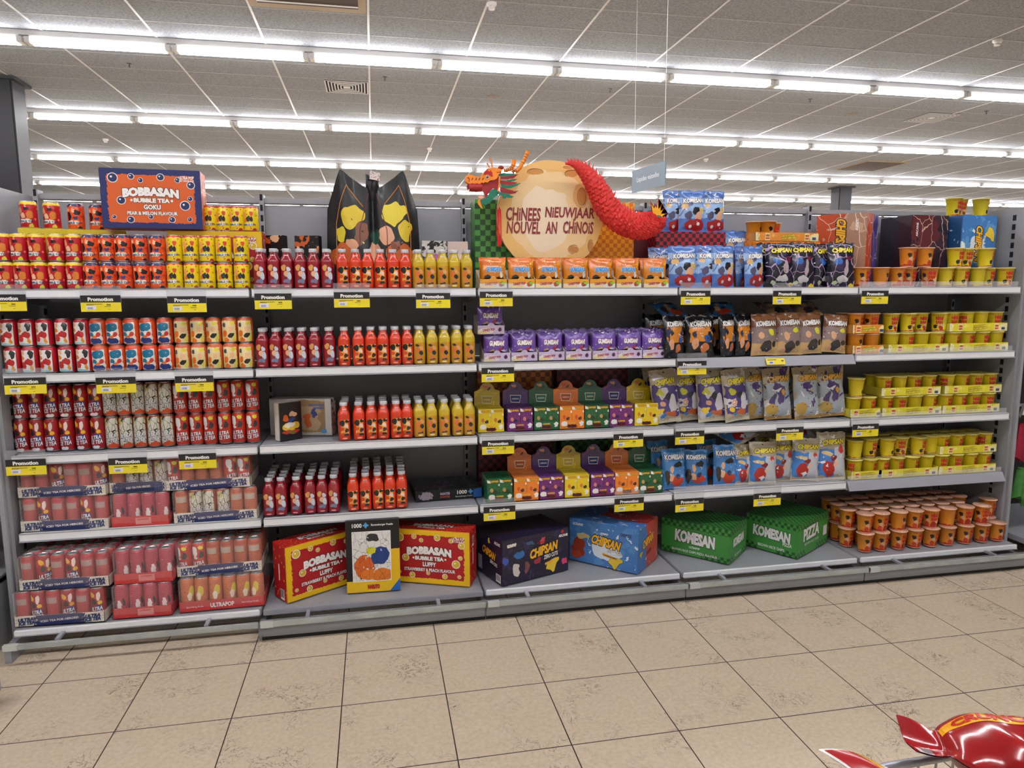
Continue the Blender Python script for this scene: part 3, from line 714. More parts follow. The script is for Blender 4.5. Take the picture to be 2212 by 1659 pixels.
def tea_carton(name, label, who, taste, base, edge, ball, loc, rz, lean=0, W=.40, D=.125, H=.262):
    fm = pmat('carton_front_'+name, edge, [('r', .07, .1, .93, .9, base, 3), ('r', .09, .13, .91, .87, base, 2)], W, H, 'xz', 0.5, 0, hash_(name))
    sm_ = pmat('carton_side_'+name, base, [('s', 6, .12, ball[0], 0)], D, H, 'yz', 0.5)
    tm = pmat('carton_top_'+name, base, [('s', 7, .14, ball[0], 0)], W, D, 'xy', 0.5)
    ballm = mat('ball_'+name, ball[1], .4); rim = mat('ballrim_'+name, ball[0], .4); em = mat('edge_'+name, edge, .5)
    def art(q, W, D, H):
        fn = front(D)
        for (u, v, r) in ((-.37, .84, .021), (-.19, .87, .013), (-.10, .81, .011), (.1, .87, .016), (.27, .83, .012), (.4, .75, .017), (.385, .52, .011), (-.3, .47, .018), (.33, .4, .021), (-.38, .19, .009), (-.22, .15, .015), (-.02, .2, .010), (.19, .16, .014), (.37, .17, .010)):
            q.disc(u*W, v*H, r, white, fn, .0006); q.disc(u*W, v*H, r*.84, ballm, fn, .0010); q.disc(u*W-r*.25, v*H+r*.2, r*.22, white, fn, .0014, n=8)
        q.text('BOBBASAN', -.005*W, .59*H, .56*W, .155*H, white, fn, .0012, bold=.075, out=black, outw=.05, arch=.035*H)
        q.text('BUBBLE TEA', -.0*W, .475*H, .36*W, .075*H, white, fn, .0012, bold=.06, out=black, outw=.06)
        q.disc(-.2*W, .475*H, .005, white, fn, .001); q.disc(.2*W, .475*H, .005, white, fn, .001)
        q.text(who, 0, .365*H, .17*W, .085*H, white, fn, .0012, bold=.05, out=black, outw=.06)
        q.text(taste, 0, .26*H, (.5 if len(taste) < 22 else .64)*W, .062*H, white, fn, .0012, bold=.04, out=black, outw=.05)
        q.text('ULTRA POP', .36*W, .87*H, .15*W, .055*H, white, fn, .0012, bold=.04); q.text('EAT DRINK POP', .36*W, .82*H, .15*W, .03*H, white, fn, .0012, bold=.03)
        ft = topf(H); q.text('BOBBASAN', 0, .01, .5*W, .035, white, ft, .001, bold=.06, out=black, outw=.04); q.text('BUBBLE TEA', 0, -.025, .35*W, .018, white, ft, .001, bold=.05)
        fl = sideL(W); barcode(q, fl, .02, .12*H, .035, .05); 
        fr_ = sideR(W); barcode(q, fr_, 0.0, .78*H, .03, .05)
        for f_ in (fl, fr_): q.shape([(-.01, .35*H), (.0, .35*H), (.0, .65*H), (-.01, .65*H)], white, f_, .0006)
        for sx in (-1, 1): pass
    return carton('drinks_carton', label, W, D, H, [sm_, fm, sm_, sm_, tm], art, 'box', loc, rz, lean)
def hash_(s): return sum(ord(c)*(i+3) for i, c in enumerate(s)) % 17+.5
def rotpt(c, a, u, v): return (c[0]+u*math.cos(a)-v*math.sin(a), c[1]+u*math.sin(a)+v*math.cos(a))
# bottom shelf of second bay
a = math.radians(33); p = rotpt((1.105, -.105), a, .2, .0625)
tea_carton('red_a', 'red and yellow bubble tea carton standing left of the puzzle box', 'LUFFY', 'STRAWBERRY & PEACH FLAVOUR', '#b81d25', '#ecc31c', ('#e9a23a', '#d9b832'), (p[0], p[1], S1), a)
a = math.radians(-22.5); p = rotpt((1.94, -.092), a, -.2, .0625)
tea_carton('red_b', 'red and yellow bubble tea carton standing right of the puzzle box', 'LUFFY', 'STRAWBERRY & PEACH FLAVOUR', '#b81d25', '#ecc31c', ('#e9a23a', '#d9b832'), (p[0], p[1], S1), a, H=.268)
# top shelf cartons behind the cans
zt = S5+.262
tea_carton('orange', 'orange and navy bubble tea carton standing upright above the cans', 'GOKU', 'PEAR & MELON FLAVOUR', '#d9692b', '#2a3670', ('#f1ded2', '#23305f'), (.594, .16, zt), math.radians(3), H=.252)
tea_carton('red_c', 'red bubble tea carton behind the yellow cans on the top shelf', 'LUFFY', 'STRAWBERRY & PEACH FLAVOUR', '#b3222b', '#dfb91c', ('#e9a23a', '#d9b832'), (.84, .185, S5), 0, H=.258, D=.12)
ym = mat('carton_yellow', '#d6bd2a', .5)
carton('drinks_carton', 'plain yellow carton lying behind the red and orange cans', .4, .125, .258, [ym]*5, None, 'box', (.25, .19, S5), math.radians(14))
# cans standing on the cartons
for i, (k, px, yy) in enumerate((('tea_red', 65, .15), ('tea_red', 115, .175), ('tea_orange', 167, .20), ('tea_orange', 213, .225))):
    CP[k].put((Xat(px, yy, zt), yy, S5+.259), -.1, '%s, %s on the plain yellow carton' % (CDESC[k], ORD[i]), 'cans on the plain yellow carton')
for i, px in enumerate((456, 485, 514, 544)):
    CP['tea_yellow'].put((Xat(px, .185+.0*i, zt), .185, S5+.259), -.3, 'yellow bubble tea can, %s on the red carton' % ordn(i, 4), 'cans on the red carton')

# ================================================================== trays of cans
TW, TD, TH = .353, .236, .046
icefront = pmat('tray_ice', '#e2ddd2', [('r', .22, -.1, .79, 1.1, '#25346a', 1), ('w', .9, 3.2, .07, '#e3c06a', 1), ('w', -.8, 4.3, .05, '#2c3a6c', 1), ('r', .25, .02, .75, .95, '#25346a', 1)], TW, TH, 'xz', .55)
redfront = pmat('tray_red', '#c9403f', [('n', 6, .6, '#d2575a', 1)], TW, TH, 'xz', .5)
def make_tray(kind, n):
    def f():
        W = .0588*n+.004
        t = thing('can_tray', None, 'tray')
        base = mat('tray_card_'+('red' if kind != 'ice' else 'white'), '#c03f40' if kind != 'ice' else '#d8d2c6', .6)
        fm = icefront if kind == 'ice' else redfront
        q = MB(); D = TD; th = .002
        q.box(-W/2, W/2, -D/2, D/2, 0, .002, base)
        q.box(-W/2, W/2, -D/2, -D/2+th, .0, TH, base, front=fm); q.box(-W/2, W/2, D/2-th, D/2, 0, TH, base)
        q.box(-W/2, -W/2+th, -D/2, D/2, 0, TH, base); q.box(W/2-th, W/2, -D/2, D/2, 0, TH, base)
        fn = front(D)
        if kind == 'ice':
            for sx in (-1, 1):
                q.text('ULTRA', sx*.37*W, TH*.66, .17*W, TH*.32, navy, fn, .001, bold=.05, out=mat('print_steel', '#8c96b8', .5), outw=.04, shear=.25, rot=.08)
                q.text('ICE TEA', sx*.365*W, TH*.32, .18*W, TH*.34, navy, fn, .001, bold=.05, out=mat('print_steel', '#8c96b8', .5), outw=.04, shear=.25, rot=.08)
            q.text('ICED TEA FOR HEROES!', 0, TH*.5, .42*W, TH*.2, white, fn, .001, bold=.02, rot=.06)
        elif kind == 'soda':
            q.text('ULTRAPOP', 0, TH*.5, .28*W, TH*.45, white, fn, .001, bold=.04); q.text('Sparkling Soda', -.32*W, TH*.45, .2*W, TH*.2, white, fn, .001); q.text('Sparkling Soda', .33*W, TH*.52, .2*W, TH*.2, white, fn, .001)
        else:
            q.shape([(-.02, TH*.2), (.045, TH*.2), (.045, TH*.85), (-.02, TH*.85)], mat('pale_red', '#d98484', .5), fn, .0005)
            q.text('ULTRAPOP', .012, TH*.68, .045, TH*.17, redp, fn, .001, bold=.03)
        q.build('cardboard_tray', t)
        q = MB(); h = .1475
        q.box(-W/2-.001, W/2+.001, -D/2-.001, D/2+.001, .012, h, FILM, bev=.006)
        q.build('shrink_film', t)
        return t
    return f
TRP = {}
def tray(kind, n, X, yf, z, rz, place, cans, rows=4, back=None):
    """kind of tray, cans across, X of centre, y of the front, height; cans: kinds across the front row."""
    if (kind, n) not in TRP: TRP[(kind, n)] = Proto(make_tray(kind, n))
    c = (X, yf+TD/2)
    desc = {'ice': 'white and navy iced tea tray', 'soda': 'red soda tray with lettering', 'pink': 'small red soda tray under film'}[kind]
    TRP[(kind, n)].put((c[0], c[1], z), rz, '%s with cans, %s' % (desc, place), 'trays of cans')
    for j in range(rows):
        for i in range(n):
            k = cans[i % len(cans)] if j == 0 else (back or cans[0])
            px, py = rotpt(c, rz, (i-(n-1)/2)*.0588, -TD/2+.031+.0585*j)
            g = 'cans in the '+desc+', '+place
            col_ = {'ice_red': 'red', 'ice_red_back': 'red text-side', 'ice_white': 'pale', 'ice_orange': 'orange', 'ice_orange_back': 'orange text-side', 'soda_pink': 'pink', 'soda_orange': 'orange soda'}[k]
            rown = 'front row' if j == 0 else ('second row', 'third row', 'back row')[j-1]
            CP[k].put((px, py, z+.0025), random.uniform(-.6, .6) if 'back' not in k else random.uniform(-.2, .2), '%s slim can, %s, %s, %s' % (col_, ordn(i, n).replace(' from left', ''), rown, place), g)
RB, OB = 'ice_red_back', 'ice_orange_back'
TT = .1495
tray('ice', 6, .186, .01, S2, math.radians(-4), 'lower left, fourth shelf', [RB, 'ice_red', RB, RB, 'ice_red', RB], 1)
tray('ice', 6, .186, .014, S2+TT, math.radians(-4), 'upper left, fourth shelf', [RB, RB, 'ice_red', RB, RB, 'ice_red'], 2, RB)
tray('pink', 4, .49, -.002, S2, math.radians(-2), 'lower middle, fourth shelf', ['soda_pink'], 1)
tray('ice', 4, .485, .02, S2+TT, math.radians(-2), 'upper middle, fourth shelf', [OB, 'ice_white', 'ice_white', 'ice_white'], 2, OB)
tray('ice', 6, .80, .002, S2, 0, 'lower right, fourth shelf', [OB, 'ice_white', 'ice_white', 'ice_white', OB, OB], 1)
tray('ice', 6, .775, .01, S2+TT, 0, 'upper right, fourth shelf', ['ice_orange', OB, OB, OB, 'ice_orange', 'ice_orange'], 2, OB)
tray('ice', 6, .183, -.115, S1, math.radians(-3), 'lower left, bottom shelf', [RB, 'ice_red', RB, 'ice_red', RB, 'ice_red'], 1)
tray('ice', 6, .205, -.095, S1+TT, math.radians(-3), 'upper left, bottom shelf', [RB, 'ice_red', RB, 'ice_red', RB, RB], 4, RB)
tray('pink', 4, .505, -.113, S1, math.radians(-1), 'lower middle, bottom shelf', ['soda_pink'], 1)
tray('pink', 4, .515, -.10, S1+TT, math.radians(-1), 'upper middle, bottom shelf', ['soda_pink'], 4, 'soda_pink')
tray('soda', 6, .825, -.10, S1, math.radians(1), 'lower right, bottom shelf', ['soda_orange'], 1)
tray('ice', 6, .815, -.06, S1+TT, math.radians(1), 'upper right, bottom shelf', ['ice_orange', 'ice_orange', OB, OB, OB, OB], 4, OB)

# ================================================================== bottles
CAPM = mat('cap_white', '#c9ccd2', .45)
def make_bottle(kind):
    D = BOT[kind]
    def f():
        t = thing('juice_bottle', None, 'bottle')
        m = pmat('bottle_'+kind, D['base'], D['lay']+[('n', 9, .72, '#f4e6dc', 11)], .058, .168, 'xz', rough=.22, coat=.5, seed=D['seed'])
        q = MB(); R = .0268
        prof = [(.020, 0), (R-.002, .003), (R, .008), (R, .118), (R-.001, .126), (R-.006, .140), (R-.0105, .150), (R-.0115, .158), (.0135, .162)]
        sup = [3, 4, 4.5, 4.5, 4, 3, 2.3, 2, 2]
        q.lathe(prof, m, 24, sup=sup)
        fn = lambda u, v, o: (u, -R*1.0-.0005-o, v)
        def neck(u, v, o): return ((R-.0085+o)*math.sin(u/(R-.0085)), -(R-.0085+o)*math.cos(u/(R-.0085))-.001, v)
        q.text('JUICE', 0, .147, .018, .007, white, neck, .0022, bold=.03)
        q.disc(0, .012, .012, D['pale'], fn, .0004, ry=.0035)
        q.build('bottle_body', t)
        q = MB(); q.lathe([(.0165, .162), (.0175, .1635), (.0175, .176), (.0165, .178), (.0001, .178)], CAPM, 22); q.build('cap', t)
        return t
    return f
BOT = {
 'red': dict(base='#9a1428', seed=21, pale=mat('pale_pink', '#e88c90', .4), lay=[('e', .3, .56, .16, .07, '#d8a25c', 1), ('e', .66, .52, .16, .06, '#cfd6e2', 1), ('e', .46, .42, .16, .07, '#e6b792', 1), ('e', .7, .36, .16, .09, '#cfd6e2', 1), ('e', .34, .3, .14, .07, '#8c2a30', 1), ('e', .5, .21, .26, .05, '#7f86a8', 2)]),
 'orange': dict(base='#d8441a', seed=22, pale=mat('pale_orange', '#f39b78', .4), lay=[('r', .22, .18, .8, .6, '#eaa84a', 1), ('e', .3, .5, .2, .09, '#18171b', 1), ('e', .7, .56, .2, .05, '#1b1a1f', 1), ('e', .62, .42, .16, .06, '#efd0bc', 1), ('e', .3, .34, .16, .05, '#cf5a24', 1), ('e', .66, .29, .16, .06, '#3a2730', 1), ('e', .4, .2, .2, .04, '#cf5a24', 1), ('e', .62, .16, .2, .025, '#2a2520', 2)]),
 'yellow': dict(base='#c8961c', seed=23, pale=mat('pale_yellow', '#f0dc96', .4), lay=[('r', .0, .6, 1, 1.2, '#cdb22a', 2), ('e', .34, .52, .16, .05, '#2f333c', 1), ('e', .66, .46, .15, .05, '#e0a274', 1), ('e', .36, .38, .17, .06, '#dd7a38', 1), ('e', .64, .32, .17, .06, '#2c2a33', 1), ('e', .45, .22, .2, .05, '#d98440', 1), ('e', .5, .14, .24, .025, '#3c3a48', 2)]),
}
BP = {k: Proto(make_bottle(k)) for k in BOT}
def bottlerow(kind, pxs, z, y, shelf, rows=1, dy=.062, miss=()):
    n = len(pxs)
    for i, px in enumerate(pxs):
        X0 = Xat(px, y, z+.08)
        for j in range(rows):
            if (i, j) in miss: continue
            rown = ('front', 'second', 'third', 'fourth', 'fifth', 'sixth', 'seventh')[j]
            BP[kind].put((X0+random.uniform(-.003, .003)*(j > 0), y+dy*j, z), random.uniform(-.22, .22), '%s juice bottle, %s, %s row, %s' % (kind, ordn(i, n), rown, shelf), '%s juice bottles, %s' % (kind, shelf))
bottlerow('red', [563, 592, 620, 648, 677, 706], S5, .045, 'top shelf', 2)
bottlerow('orange', [740, 768, 795, 822, 849, 875], S5, .045, 'top shelf', 1)
bottlerow('yellow', [903, 930, 957, 982, 1008], S5, .045, 'top shelf', 2)
bottlerow('red', [568, 597, 624, 652, 680, 711], S4, .045, 'second shelf', 2)
bottlerow('orange', [744, 774, 801, 828, 854, 880], S4, .045, 'second shelf', 2)
bottlerow('yellow', [906, 933, 960, 987, 1013], S4, .045, 'second shelf', 2)
bottlerow('orange', [743, 775, 802, 829, 856, 880], S3, .045, 'third shelf', 4)
bottlerow('yellow', [905, 932, 960, 988, 1014], S3, .045, 'third shelf', 3)
bottlerow('red', [582, 608, 641, 670, 696, 722], S2, .045, 'fourth shelf', 5)
bottlerow('orange', [763, 790, 816, 843, 868], S2, .045, 'fourth shelf', 6)

# ================================================================== books, puzzles and figure box
art_col = [('n', 4, .55, '#2d3f7c', 1), ('n', 5, .6, '#e27a2c', 4), ('n', 6, .62, '#1b1a1f', 9), ('n', 5, .66, '#efc79c', 14)]
pz = pmat('puzzle_picture', '#e4e2de', [('e', .28, .3, .28, .26, '#d66a28', 1), ('e', .7, .52, .25, .2, '#24488c', 1), ('e', .45, .62, .12, .08, '#d8d22c', 2), ('e', .5, .9, .16, .08, '#3a3a3f', 1), ('e', .6, .12, .45, .12, '#e0822a', 1), ('n', 6, .64, '#f2efe9', 3), ('cr', 6, .012, '#3a3434', 2)], .172, .235, 'xz', .4, zo=.055)
pfront = pmat('puzzle_face', '#1b1a1d', [('r', -.2, -.2, 1.2, .16, '#e8bf24', 0), ('r', .78, -.2, 1.2, .6, '#e8bf24', 1), ('r', .8, -.2, 1.2, .5, '#e8bf24', 0)], .247, .35, 'xz', .35)
bluem = mat('print_blue', '#1f63b4', .4); dkb = mat('carton_black', '#1c1b1e', .45); cyanm = mat('print_cyan', '#4c9bd4', .4)
def piece(q, cx, cy, r, fn):
    pts = []
    for k in range(24):
        a = 2*PI*k/24; pts.append((cx+r*(1+.28*math.cos(4*a))*math.cos(a), cy+r*(1+.28*math.cos(4*a))*math.sin(a)))
    q.shape(pts, cyanm, fn, .001)
def puz(q, W, D, H):
    fn = front(D)
    x0, x1, z0, z1 = -.092, .08, .055, .29
    q.shape([(x0-.003, z0-.003), (x1+.003, z0-.003), (x1+.003, z1+.003), (x0-.003, z1+.003)], white, fn, .0006)
    q.shape([(x0, z0), (x1, z0), (x1, z1), (x0, z1)], pz, fn, .0010)
    q.text('1000', -.07, .322, .045, .02, white, fn, .001, bold=.03); piece(q, -.03, .322, .011, fn)
    q.text('Ravensburger Puzzle', .045, .322, .10, .012, white, fn, .001, bold=.02)
    q.shape([(.075, .002), (W/2-.001, .002), (W/2-.001, .06)], bluem, fn, .001)
    q.text('NARUTO', .0, .026, .055, .02, redp, fn, .001, bold=.06, out=black, outw=.05)
carton('puzzle_box', 'upright black puzzle box with a picture, between the red cartons', .247, .052, .345, [dkb, pfront, mat('print_gold', '#e0b020', .4), dkb, dkb], puz, 'puzzle', (1.491, -.03, S1), math.radians(-2), lean=math.radians(-2))
hm = pmat('puzzle_dark_side', '#1b1b1f', [('e', .15, .5, .1, .4, '#a79ca4', 1), ('n', 3, .68, '#4d4a55', 2)], .33, .052, 'xz', .4)
htop = pmat('puzzle_dark_top', '#26262b', [('n', 6, .58, '#54506a', 1), ('n', 8, .62, '#6e7f74', 5), ('n', 9, .66, '#8f8186', 8)], .33, .22, 'xy', .4)
def hz(q, W, D, H):
    fn = front(D)
    q.text('HUNTER', -.02, .032, .05, .013, mat('pale_lilac', '#c9b8d8', .5), fn, .001, bold=.04); q.text('HUNTER', -.02, .016, .05, .011, mat('rust', '#b8503c', .5), fn, .001, bold=.04)
    q.text('1000', .065, .034, .05, .02, white, fn, .001, bold=.03); piece(q, .108, .034, .01, fn)
    q.text('Ravensburger Puzzle', .075, .012, .085, .009, white, fn, .001)
    q.shape([(.122, 0.002), (W/2-.001, .002), (W/2-.001, H-.002), (.122, H-.008)], bluem, fn, .001)
    q.text('HUNTER', -.05, -.06, .1, .022, mat('mauve', '#8a5a6e', .5), topf(H), .001, bold=.03)
carton('puzzle_box', 'dark puzzle box lying flat beside the orange bottles', .335, .24, .052, [dkb, hm, bluem, dkb, htop], hz, 'puzzle', (1.86, .235, S2), math.radians(4))
pages = mat('book_pages', '#e6e0d2', .8, noise=.05, nscale=60)
bkart = pmat('book_cover_gold', '#18171b', [('e', .5, .38, .4, .12, '#e8c23c', 1), ('e', .45, .42, .25, .07, '#f2ead8', 2), ('e', .3, .62, .14, .09, '#dd6a2c', 1), ('e', .62, .72, .16, .08, '#e9c09a', 1), ('e', .55, .57, .16, .05, '#2d4a94', 1), ('e', .5, .22, .4, .06, '#c8402a', 1), ('e', .52, .22, .2, .03, '#5a8a34', 2)], .11, .17, 'xz', .3, .3)
t = carton('comic_book', 'thick black covered comic standing left of the figure box', .115, .045, .178, [pages, bkart, dkb, pages, pages], None, 'book', (1.118, .118, S3), math.radians(35))
fga = pmat('figure_box_face', '#c9c3bb', [('r', .36, .08, .93, .98, '#a88a64', 1), ('r', .5, .15, .8, .8, '#c4a887', 1), ('e', .3, .6, .12, .25, '#3a2c26', 1), ('e', .62, .4, .06, .2, '#cf6a3c', 1), ('e', .72, .62, .04, .15, '#3c4a8c', 2), ('e', .25, .18, .14, .1, '#33549a', 1), ('r', .9, -.1, 1.2, 1.2, '#dcdad6', 0)], .30, .175, 'xz', .3, .4)
def fg(q, W, D, H):
    fn = front(D); q.text('DRAGON STARS', .08, .148, .075, .011, bluem, fn, .001, bold=.04); q.text('SERIES', .09, .134, .055, .009, bluem, fn, .001, bold=.04)
    q.shape([(.1, .012), (.125, .012), (.125, .03), (.1, .03)], cyanm, fn, .001)
carton('figure_box', 'pale figure box with tan window standing behind the comic', .30, .08, .178, [mat('carton_white', '#d6d4d0', .5), fga, pmat('figure_box_side', '#dcdad6', [('n', 5, .55, '#3a2f2c', 2)], .08, .17, 'yz'), mat('carton_white', '#d6d4d0', .5), mat('carton_white', '#d6d4d0', .5)], fg, 'box', (1.175, .235, S3), math.radians(-13))
cov = [('n', 3, .56, '#d0692a', 2), ('n', 4, .6, '#e7bf96', 6), ('e', .5, .2, .4, .1, '#c9502a', 1), ('e', .6, .22, .2, .05, '#d8b02c', 2), ('e', .35, .5, .1, .12, '#2d467e', 2)]
b1 = pmat('comic_black_one', '#17161a', cov, .10, .20, 'xz', .3, .3, seed=1); b2 = pmat('comic_black_two', '#17161a', cov, .12, .20, 'xz', .3, .3, seed=3)
sp1 = pmat('comic_spine', '#1a191d', [('r', .3, .1, .7, .6, '#c9652a', 1)], .04, .2, 'yz', .3)
bz = atY(600, 530, .25).z
carton('comic_book', 'narrow black comic behind the red bottles, left of its pair', .085, .05, .25, [dkb, b1, sp1, dkb, pages], None, 'book', (Xat(600, .25, 1.65), .25, S5), math.radians(-18))
carton('comic_book', 'wider black comic behind the red bottles, beside the black bag', .115, .05, .25, [dkb, b2, sp1, dkb, pages], None, 'book', (Xat(668, .25, 1.65), .25, S5), math.radians(-14))
n1 = pmat('manga_white', '#dad8d2', [('n', 5, .52, '#2a2a2e', 1), ('e', .68, .5, .22, .12, '#c8403a', 1), ('e', .5, .78, .18, .08, '#c46aa8', 1), ('e', .75, .8, .14, .08, '#d0cc3c', 2), ('e', .3, .55, .12, .1, '#6a7ab8', 2), ('e', .55, .12, .2, .05, '#7ac04a', 2)], .13, .2, 'xz', .35)
n2 = pmat('manga_orange', '#e4cfc4', [('e', .5, .15, .6, .3, '#d2552a', 1), ('e', .68, .62, .2, .12, '#dfa23c', 1), ('e', .65, .5, .12, .06, '#3a4250', 1), ('e', .3, .45, .14, .1, '#e2a27c', 2)], .1, .2, 'xz', .35)
def mg(s_, x_, w_):
    def f(q, W, D, H): q.text(s_, x_, .052, w_, .032, black, front(D), .001, bold=.05, out=white, outw=.05)
    return f
carton('manga_box', 'white manga box lettered NARUTO behind the yellow bottles', .125, .06, .235, [mat('carton_white', '#d6d4d0', .5), n1, white, white, white], mg('NARUTO', .005, .11), 'book', (Xat(938, .3, 1.65), .3, S5), math.radians(2))
carton('manga_box', 'orange manga box lettered ARUTO beside the green carton', .10, .09, .232, [mat('carton_white', '#d6d4d0', .5), n2, pmat('manga_side', '#2c2a2c', [('n', 6, .6, '#c9b89a', 1)], .09, .2, 'yz'), white, white], mg('ARUTO', 0, .085), 'book', (Xat(990, .3, 1.65), .31, S5), math.radians(-6))

# ---------------------------------------------------------------- black shopping bag
FAB = mat('bag_black', '#121213', .5, bump=.35, bscale=9)
bagart = pmat('bag_picture', '#121213', [('e', .2, .3, .17, .13, '#c96a26', 1), ('e', .8, .3, .17, .13, '#c96a26', 1), ('e', .26, .66, .12, .1, '#d9c232', 1), ('e', .74, .68, .12, .1, '#dccb3c', 1), ('e', .14, .5, .06, .08, '#dccb3c', 1), ('e', .86, .52, .06, .08, '#d9c232', 1), ('e', .36, .5, .07, .09, '#8a5a40', 1), ('e', .64, .48, .07, .09, '#dca888', 1), ('e', .26, .42, .07, .05, '#dca888', 1), ('e', .74, .42, .05, .05, '#8a4a30', 1), ('e', .14, .1, .06, .1, '#2b4a94', 2), ('e', .86, .1, .06, .1, '#2b4a94', 2), ('e', .5, .12, .1, .2, '#b5643c', 2), ('e', .5, .3, .08, .1, '#d8a68a', 1), ('e', .52, .45, .06, .08, '#2a5a4c', 1), ('n', 7, .66, '#3a1418', 3), ('n', 8, .69, '#f0e0a0', 8)], .42, .36, 'xz', .5, .1, bump=.3)
t = thing('shopping_bag', chk('large knotted black shopping bag with colourful print on the top shelf'), 'bag')
BW, BH = .43, .375
def bagf(sgn, o_=0.0):
    def fn(u, v):
        s_ = 2*u-1
        wv = BW/2*(1.0+.03*math.sin(v*PI))
        top = BH+.012*math.exp(-((abs(s_)-.68)/.13)**2)-.052*math.exp(-(s_/.42)**2)-.115*max(0, (abs(s_)-.70)/.30)**1.1
        z = v*top
        thick = (.075*(1-v**2)+.02)*(1-abs(s_)**4)+.006
        y = sgn*thick + .012*math.sin(s_*9+v*5)*v
        if sgn < 0: y += .035*math.exp(-(s_/.07)**2)*min(1, v*1.6)     # centre fold
        x = s_*wv
        return (x, y-o_, z)
    return fn
q = MB(); q.grid(bagf(-1), 60, 40, bagart); q.grid(bagf(1), 30, 20, FAB, flip=True); q.build('bag_body', t)
gold = mat('print_gold_line', '#d88a3a', .4)
def on(u, v, o=.002): p = bagf(-1)(u, v); return (p[0], p[1]-o, p[2])
q = MB()
for line in ([(.10, .02), (.11, .6), (.22, .9), (.42, .78)], [(.9, .02), (.9, .6), (.79, .9), (.6, .80)]):
    pts = []
    for a_, b_ in zip(line, line[1:]):
        for k in range(8): pts.append(on(a_[0]+(b_[0]-a_[0])*k/8, a_[1]+(b_[1]-a_[1])*k/8, .001))
    q.tube(pts, .0016, gold, 5)
dr = mat('print_dark_red', '#7a1c22', .4)
for s_ in (-1, 1):
    pts = [on(.5+s_*(.145-.10*max(0, (v-.55)/.4)), v, .001) for v in [k/24*.95 for k in range(25)]]
    q.tube(pts, .0017, dr, 5)
q.build('printed_border', t)
q = MB()
for k in range(5):
    a = k*1.3; q.tube([(.0, .0, BH-.075), (.018*math.cos(a), -.02+.012*math.sin(a), BH-.04), (.03*math.cos(a+1), -.01, BH-.01), (.008, 0, BH-.03)], [.012, .016, .010, .006], FAB, 8)
q.lathe([(.02, BH-.09), (.03, BH-.06), (.022, BH-.035), (.03, BH-.02)], FAB, 14); q.build('handle_knot', t)
q = MB(); q.box(-.022, .026, -.004, -.002, -.012, .014, pmat('tag_print', '#e6dcd8', [('n', 5, .56, '#8a3a3a', 1)], .05, .03)); o = q.build('hang_tag', t, (.012, -.035, BH-.01)); o.rotation_euler = (0.1, .12, 0)
t.location = (1.537, .30, S5); t.scale = (1, 1, 1.47)

# ================================================================== checked cartons and top-shelf cartons
def chkmat(nm, a_, b_, W, H, mode, cell=.021): return pmat('check_'+nm+mode+str(W)+str(H), a_, [('c', W/cell, H/cell, b_, 0)], W, H, mode, .45)
def checked(name, label, c1, c2, W, D, H, loc, rz=0, extra=None, cell=.021):
    ms = [chkmat(c1, c1, c2, D, H, 'yz', cell), chkmat(c1, c1, c2, W, H, 'xz', cell), chkmat(c1, c1, c2, D, H, 'yz', cell), chkmat(c1, c1, c2, D, H, 'yz', cell), chkmat(c1, c1, c2, W, D, 'xy', cell)]
    return carton(name, label, W, D, H, ms, extra, 'box', loc, rz)
GA, GB = '#5aa04c', '#2c5a30'
def gext(q, W, D, H):
    fn = front(D); q.shape([(-.02, .26), (.12, .26), (.12, .295), (-.02, .295)], mat('tape_green', '#8fc088', .2), fn, .001)
    q.text('KOMESAN', .03, .278, .05, .014, white, fn, .0015, bold=.04)
checked('snack_carton', 'green checked carton standing behind the dragon head', GA, GB, .29, .16, .435, (2.175, .32, S5), 0, gext, .026)
checked('snack_carton', 'orange checked carton behind the dragon body', '#eeb02c', '#d9801f', .26, .16, .44, (2.745, .36, S5), 0, None, .021)
carton('snack_carton', 'dark maroon carton below the dragon tail', .13, .1, .34, [mat('maroon', '#5c1a22', .4)]*5, None, 'box', (2.945, .375, S5), 0)
checked('snack_carton', 'red and black checked carton carrying three blue chip bags', '#b82a3c', '#4a1c28', .39, .14, .29, (3.168, .29, S5), 0, None, .02)
checked('snack_carton', 'orange checked carton under the noodle tray on the top shelf', '#ef9a1c', '#e08412', .40, .2, .245, (3.71, .30, S5), 0, None, .02)
for (X, c1, c2, z, l) in ((2.25, '#c97a22', '#8a4a1c', S3, 'orange brown checked carton at the back of the third shelf'), (2.68, '#7a2438', '#4a1626', S3, 'maroon checked carton at the back of the third shelf')):
    checked('snack_carton', l, c1, c2, .40, .08, .30, (X, .385, z), 0, None, .026)
for (X, c1, c2, z, l) in ((2.25, '#7a2438', '#46141f', S2, 'maroon checked carton at the back of the fourth shelf'), (2.70, '#3c7434', '#1d4420', S2, 'green checked carton at the back of the fourth shelf')):
    checked('snack_carton', l, c1, c2, .40, .1, .29, (X, .375, z), 0, None, .024)

gold2 = mat('print_amber', '#f0b22a', .4)
def chip(q, fn, cx, cy, s_, rot=0):
    pts = [(-1, -.1), (-.7, .35), (-.1, .55), (.5, .5), (1, .3), (.9, 0), (.5, -.15), (.2, -.5), (-.1, -.9), (-.3, -.95), (-.5, -.5)]
    c_, n_ = math.cos(rot), math.sin(rot)
    q.shape([(cx+s_*(x*c_-y*n_)*1.06, cy+s_*(x*n_+y*c_)*1.06-.001) for x, y in pts], black, fn, .0007)
    q.shape([(cx+s_*(x*c_-y*n_), cy+s_*(x*n_+y*c_)) for x, y in pts], mat('chip_yellow', '#e8c63c', .5), fn, .0011)
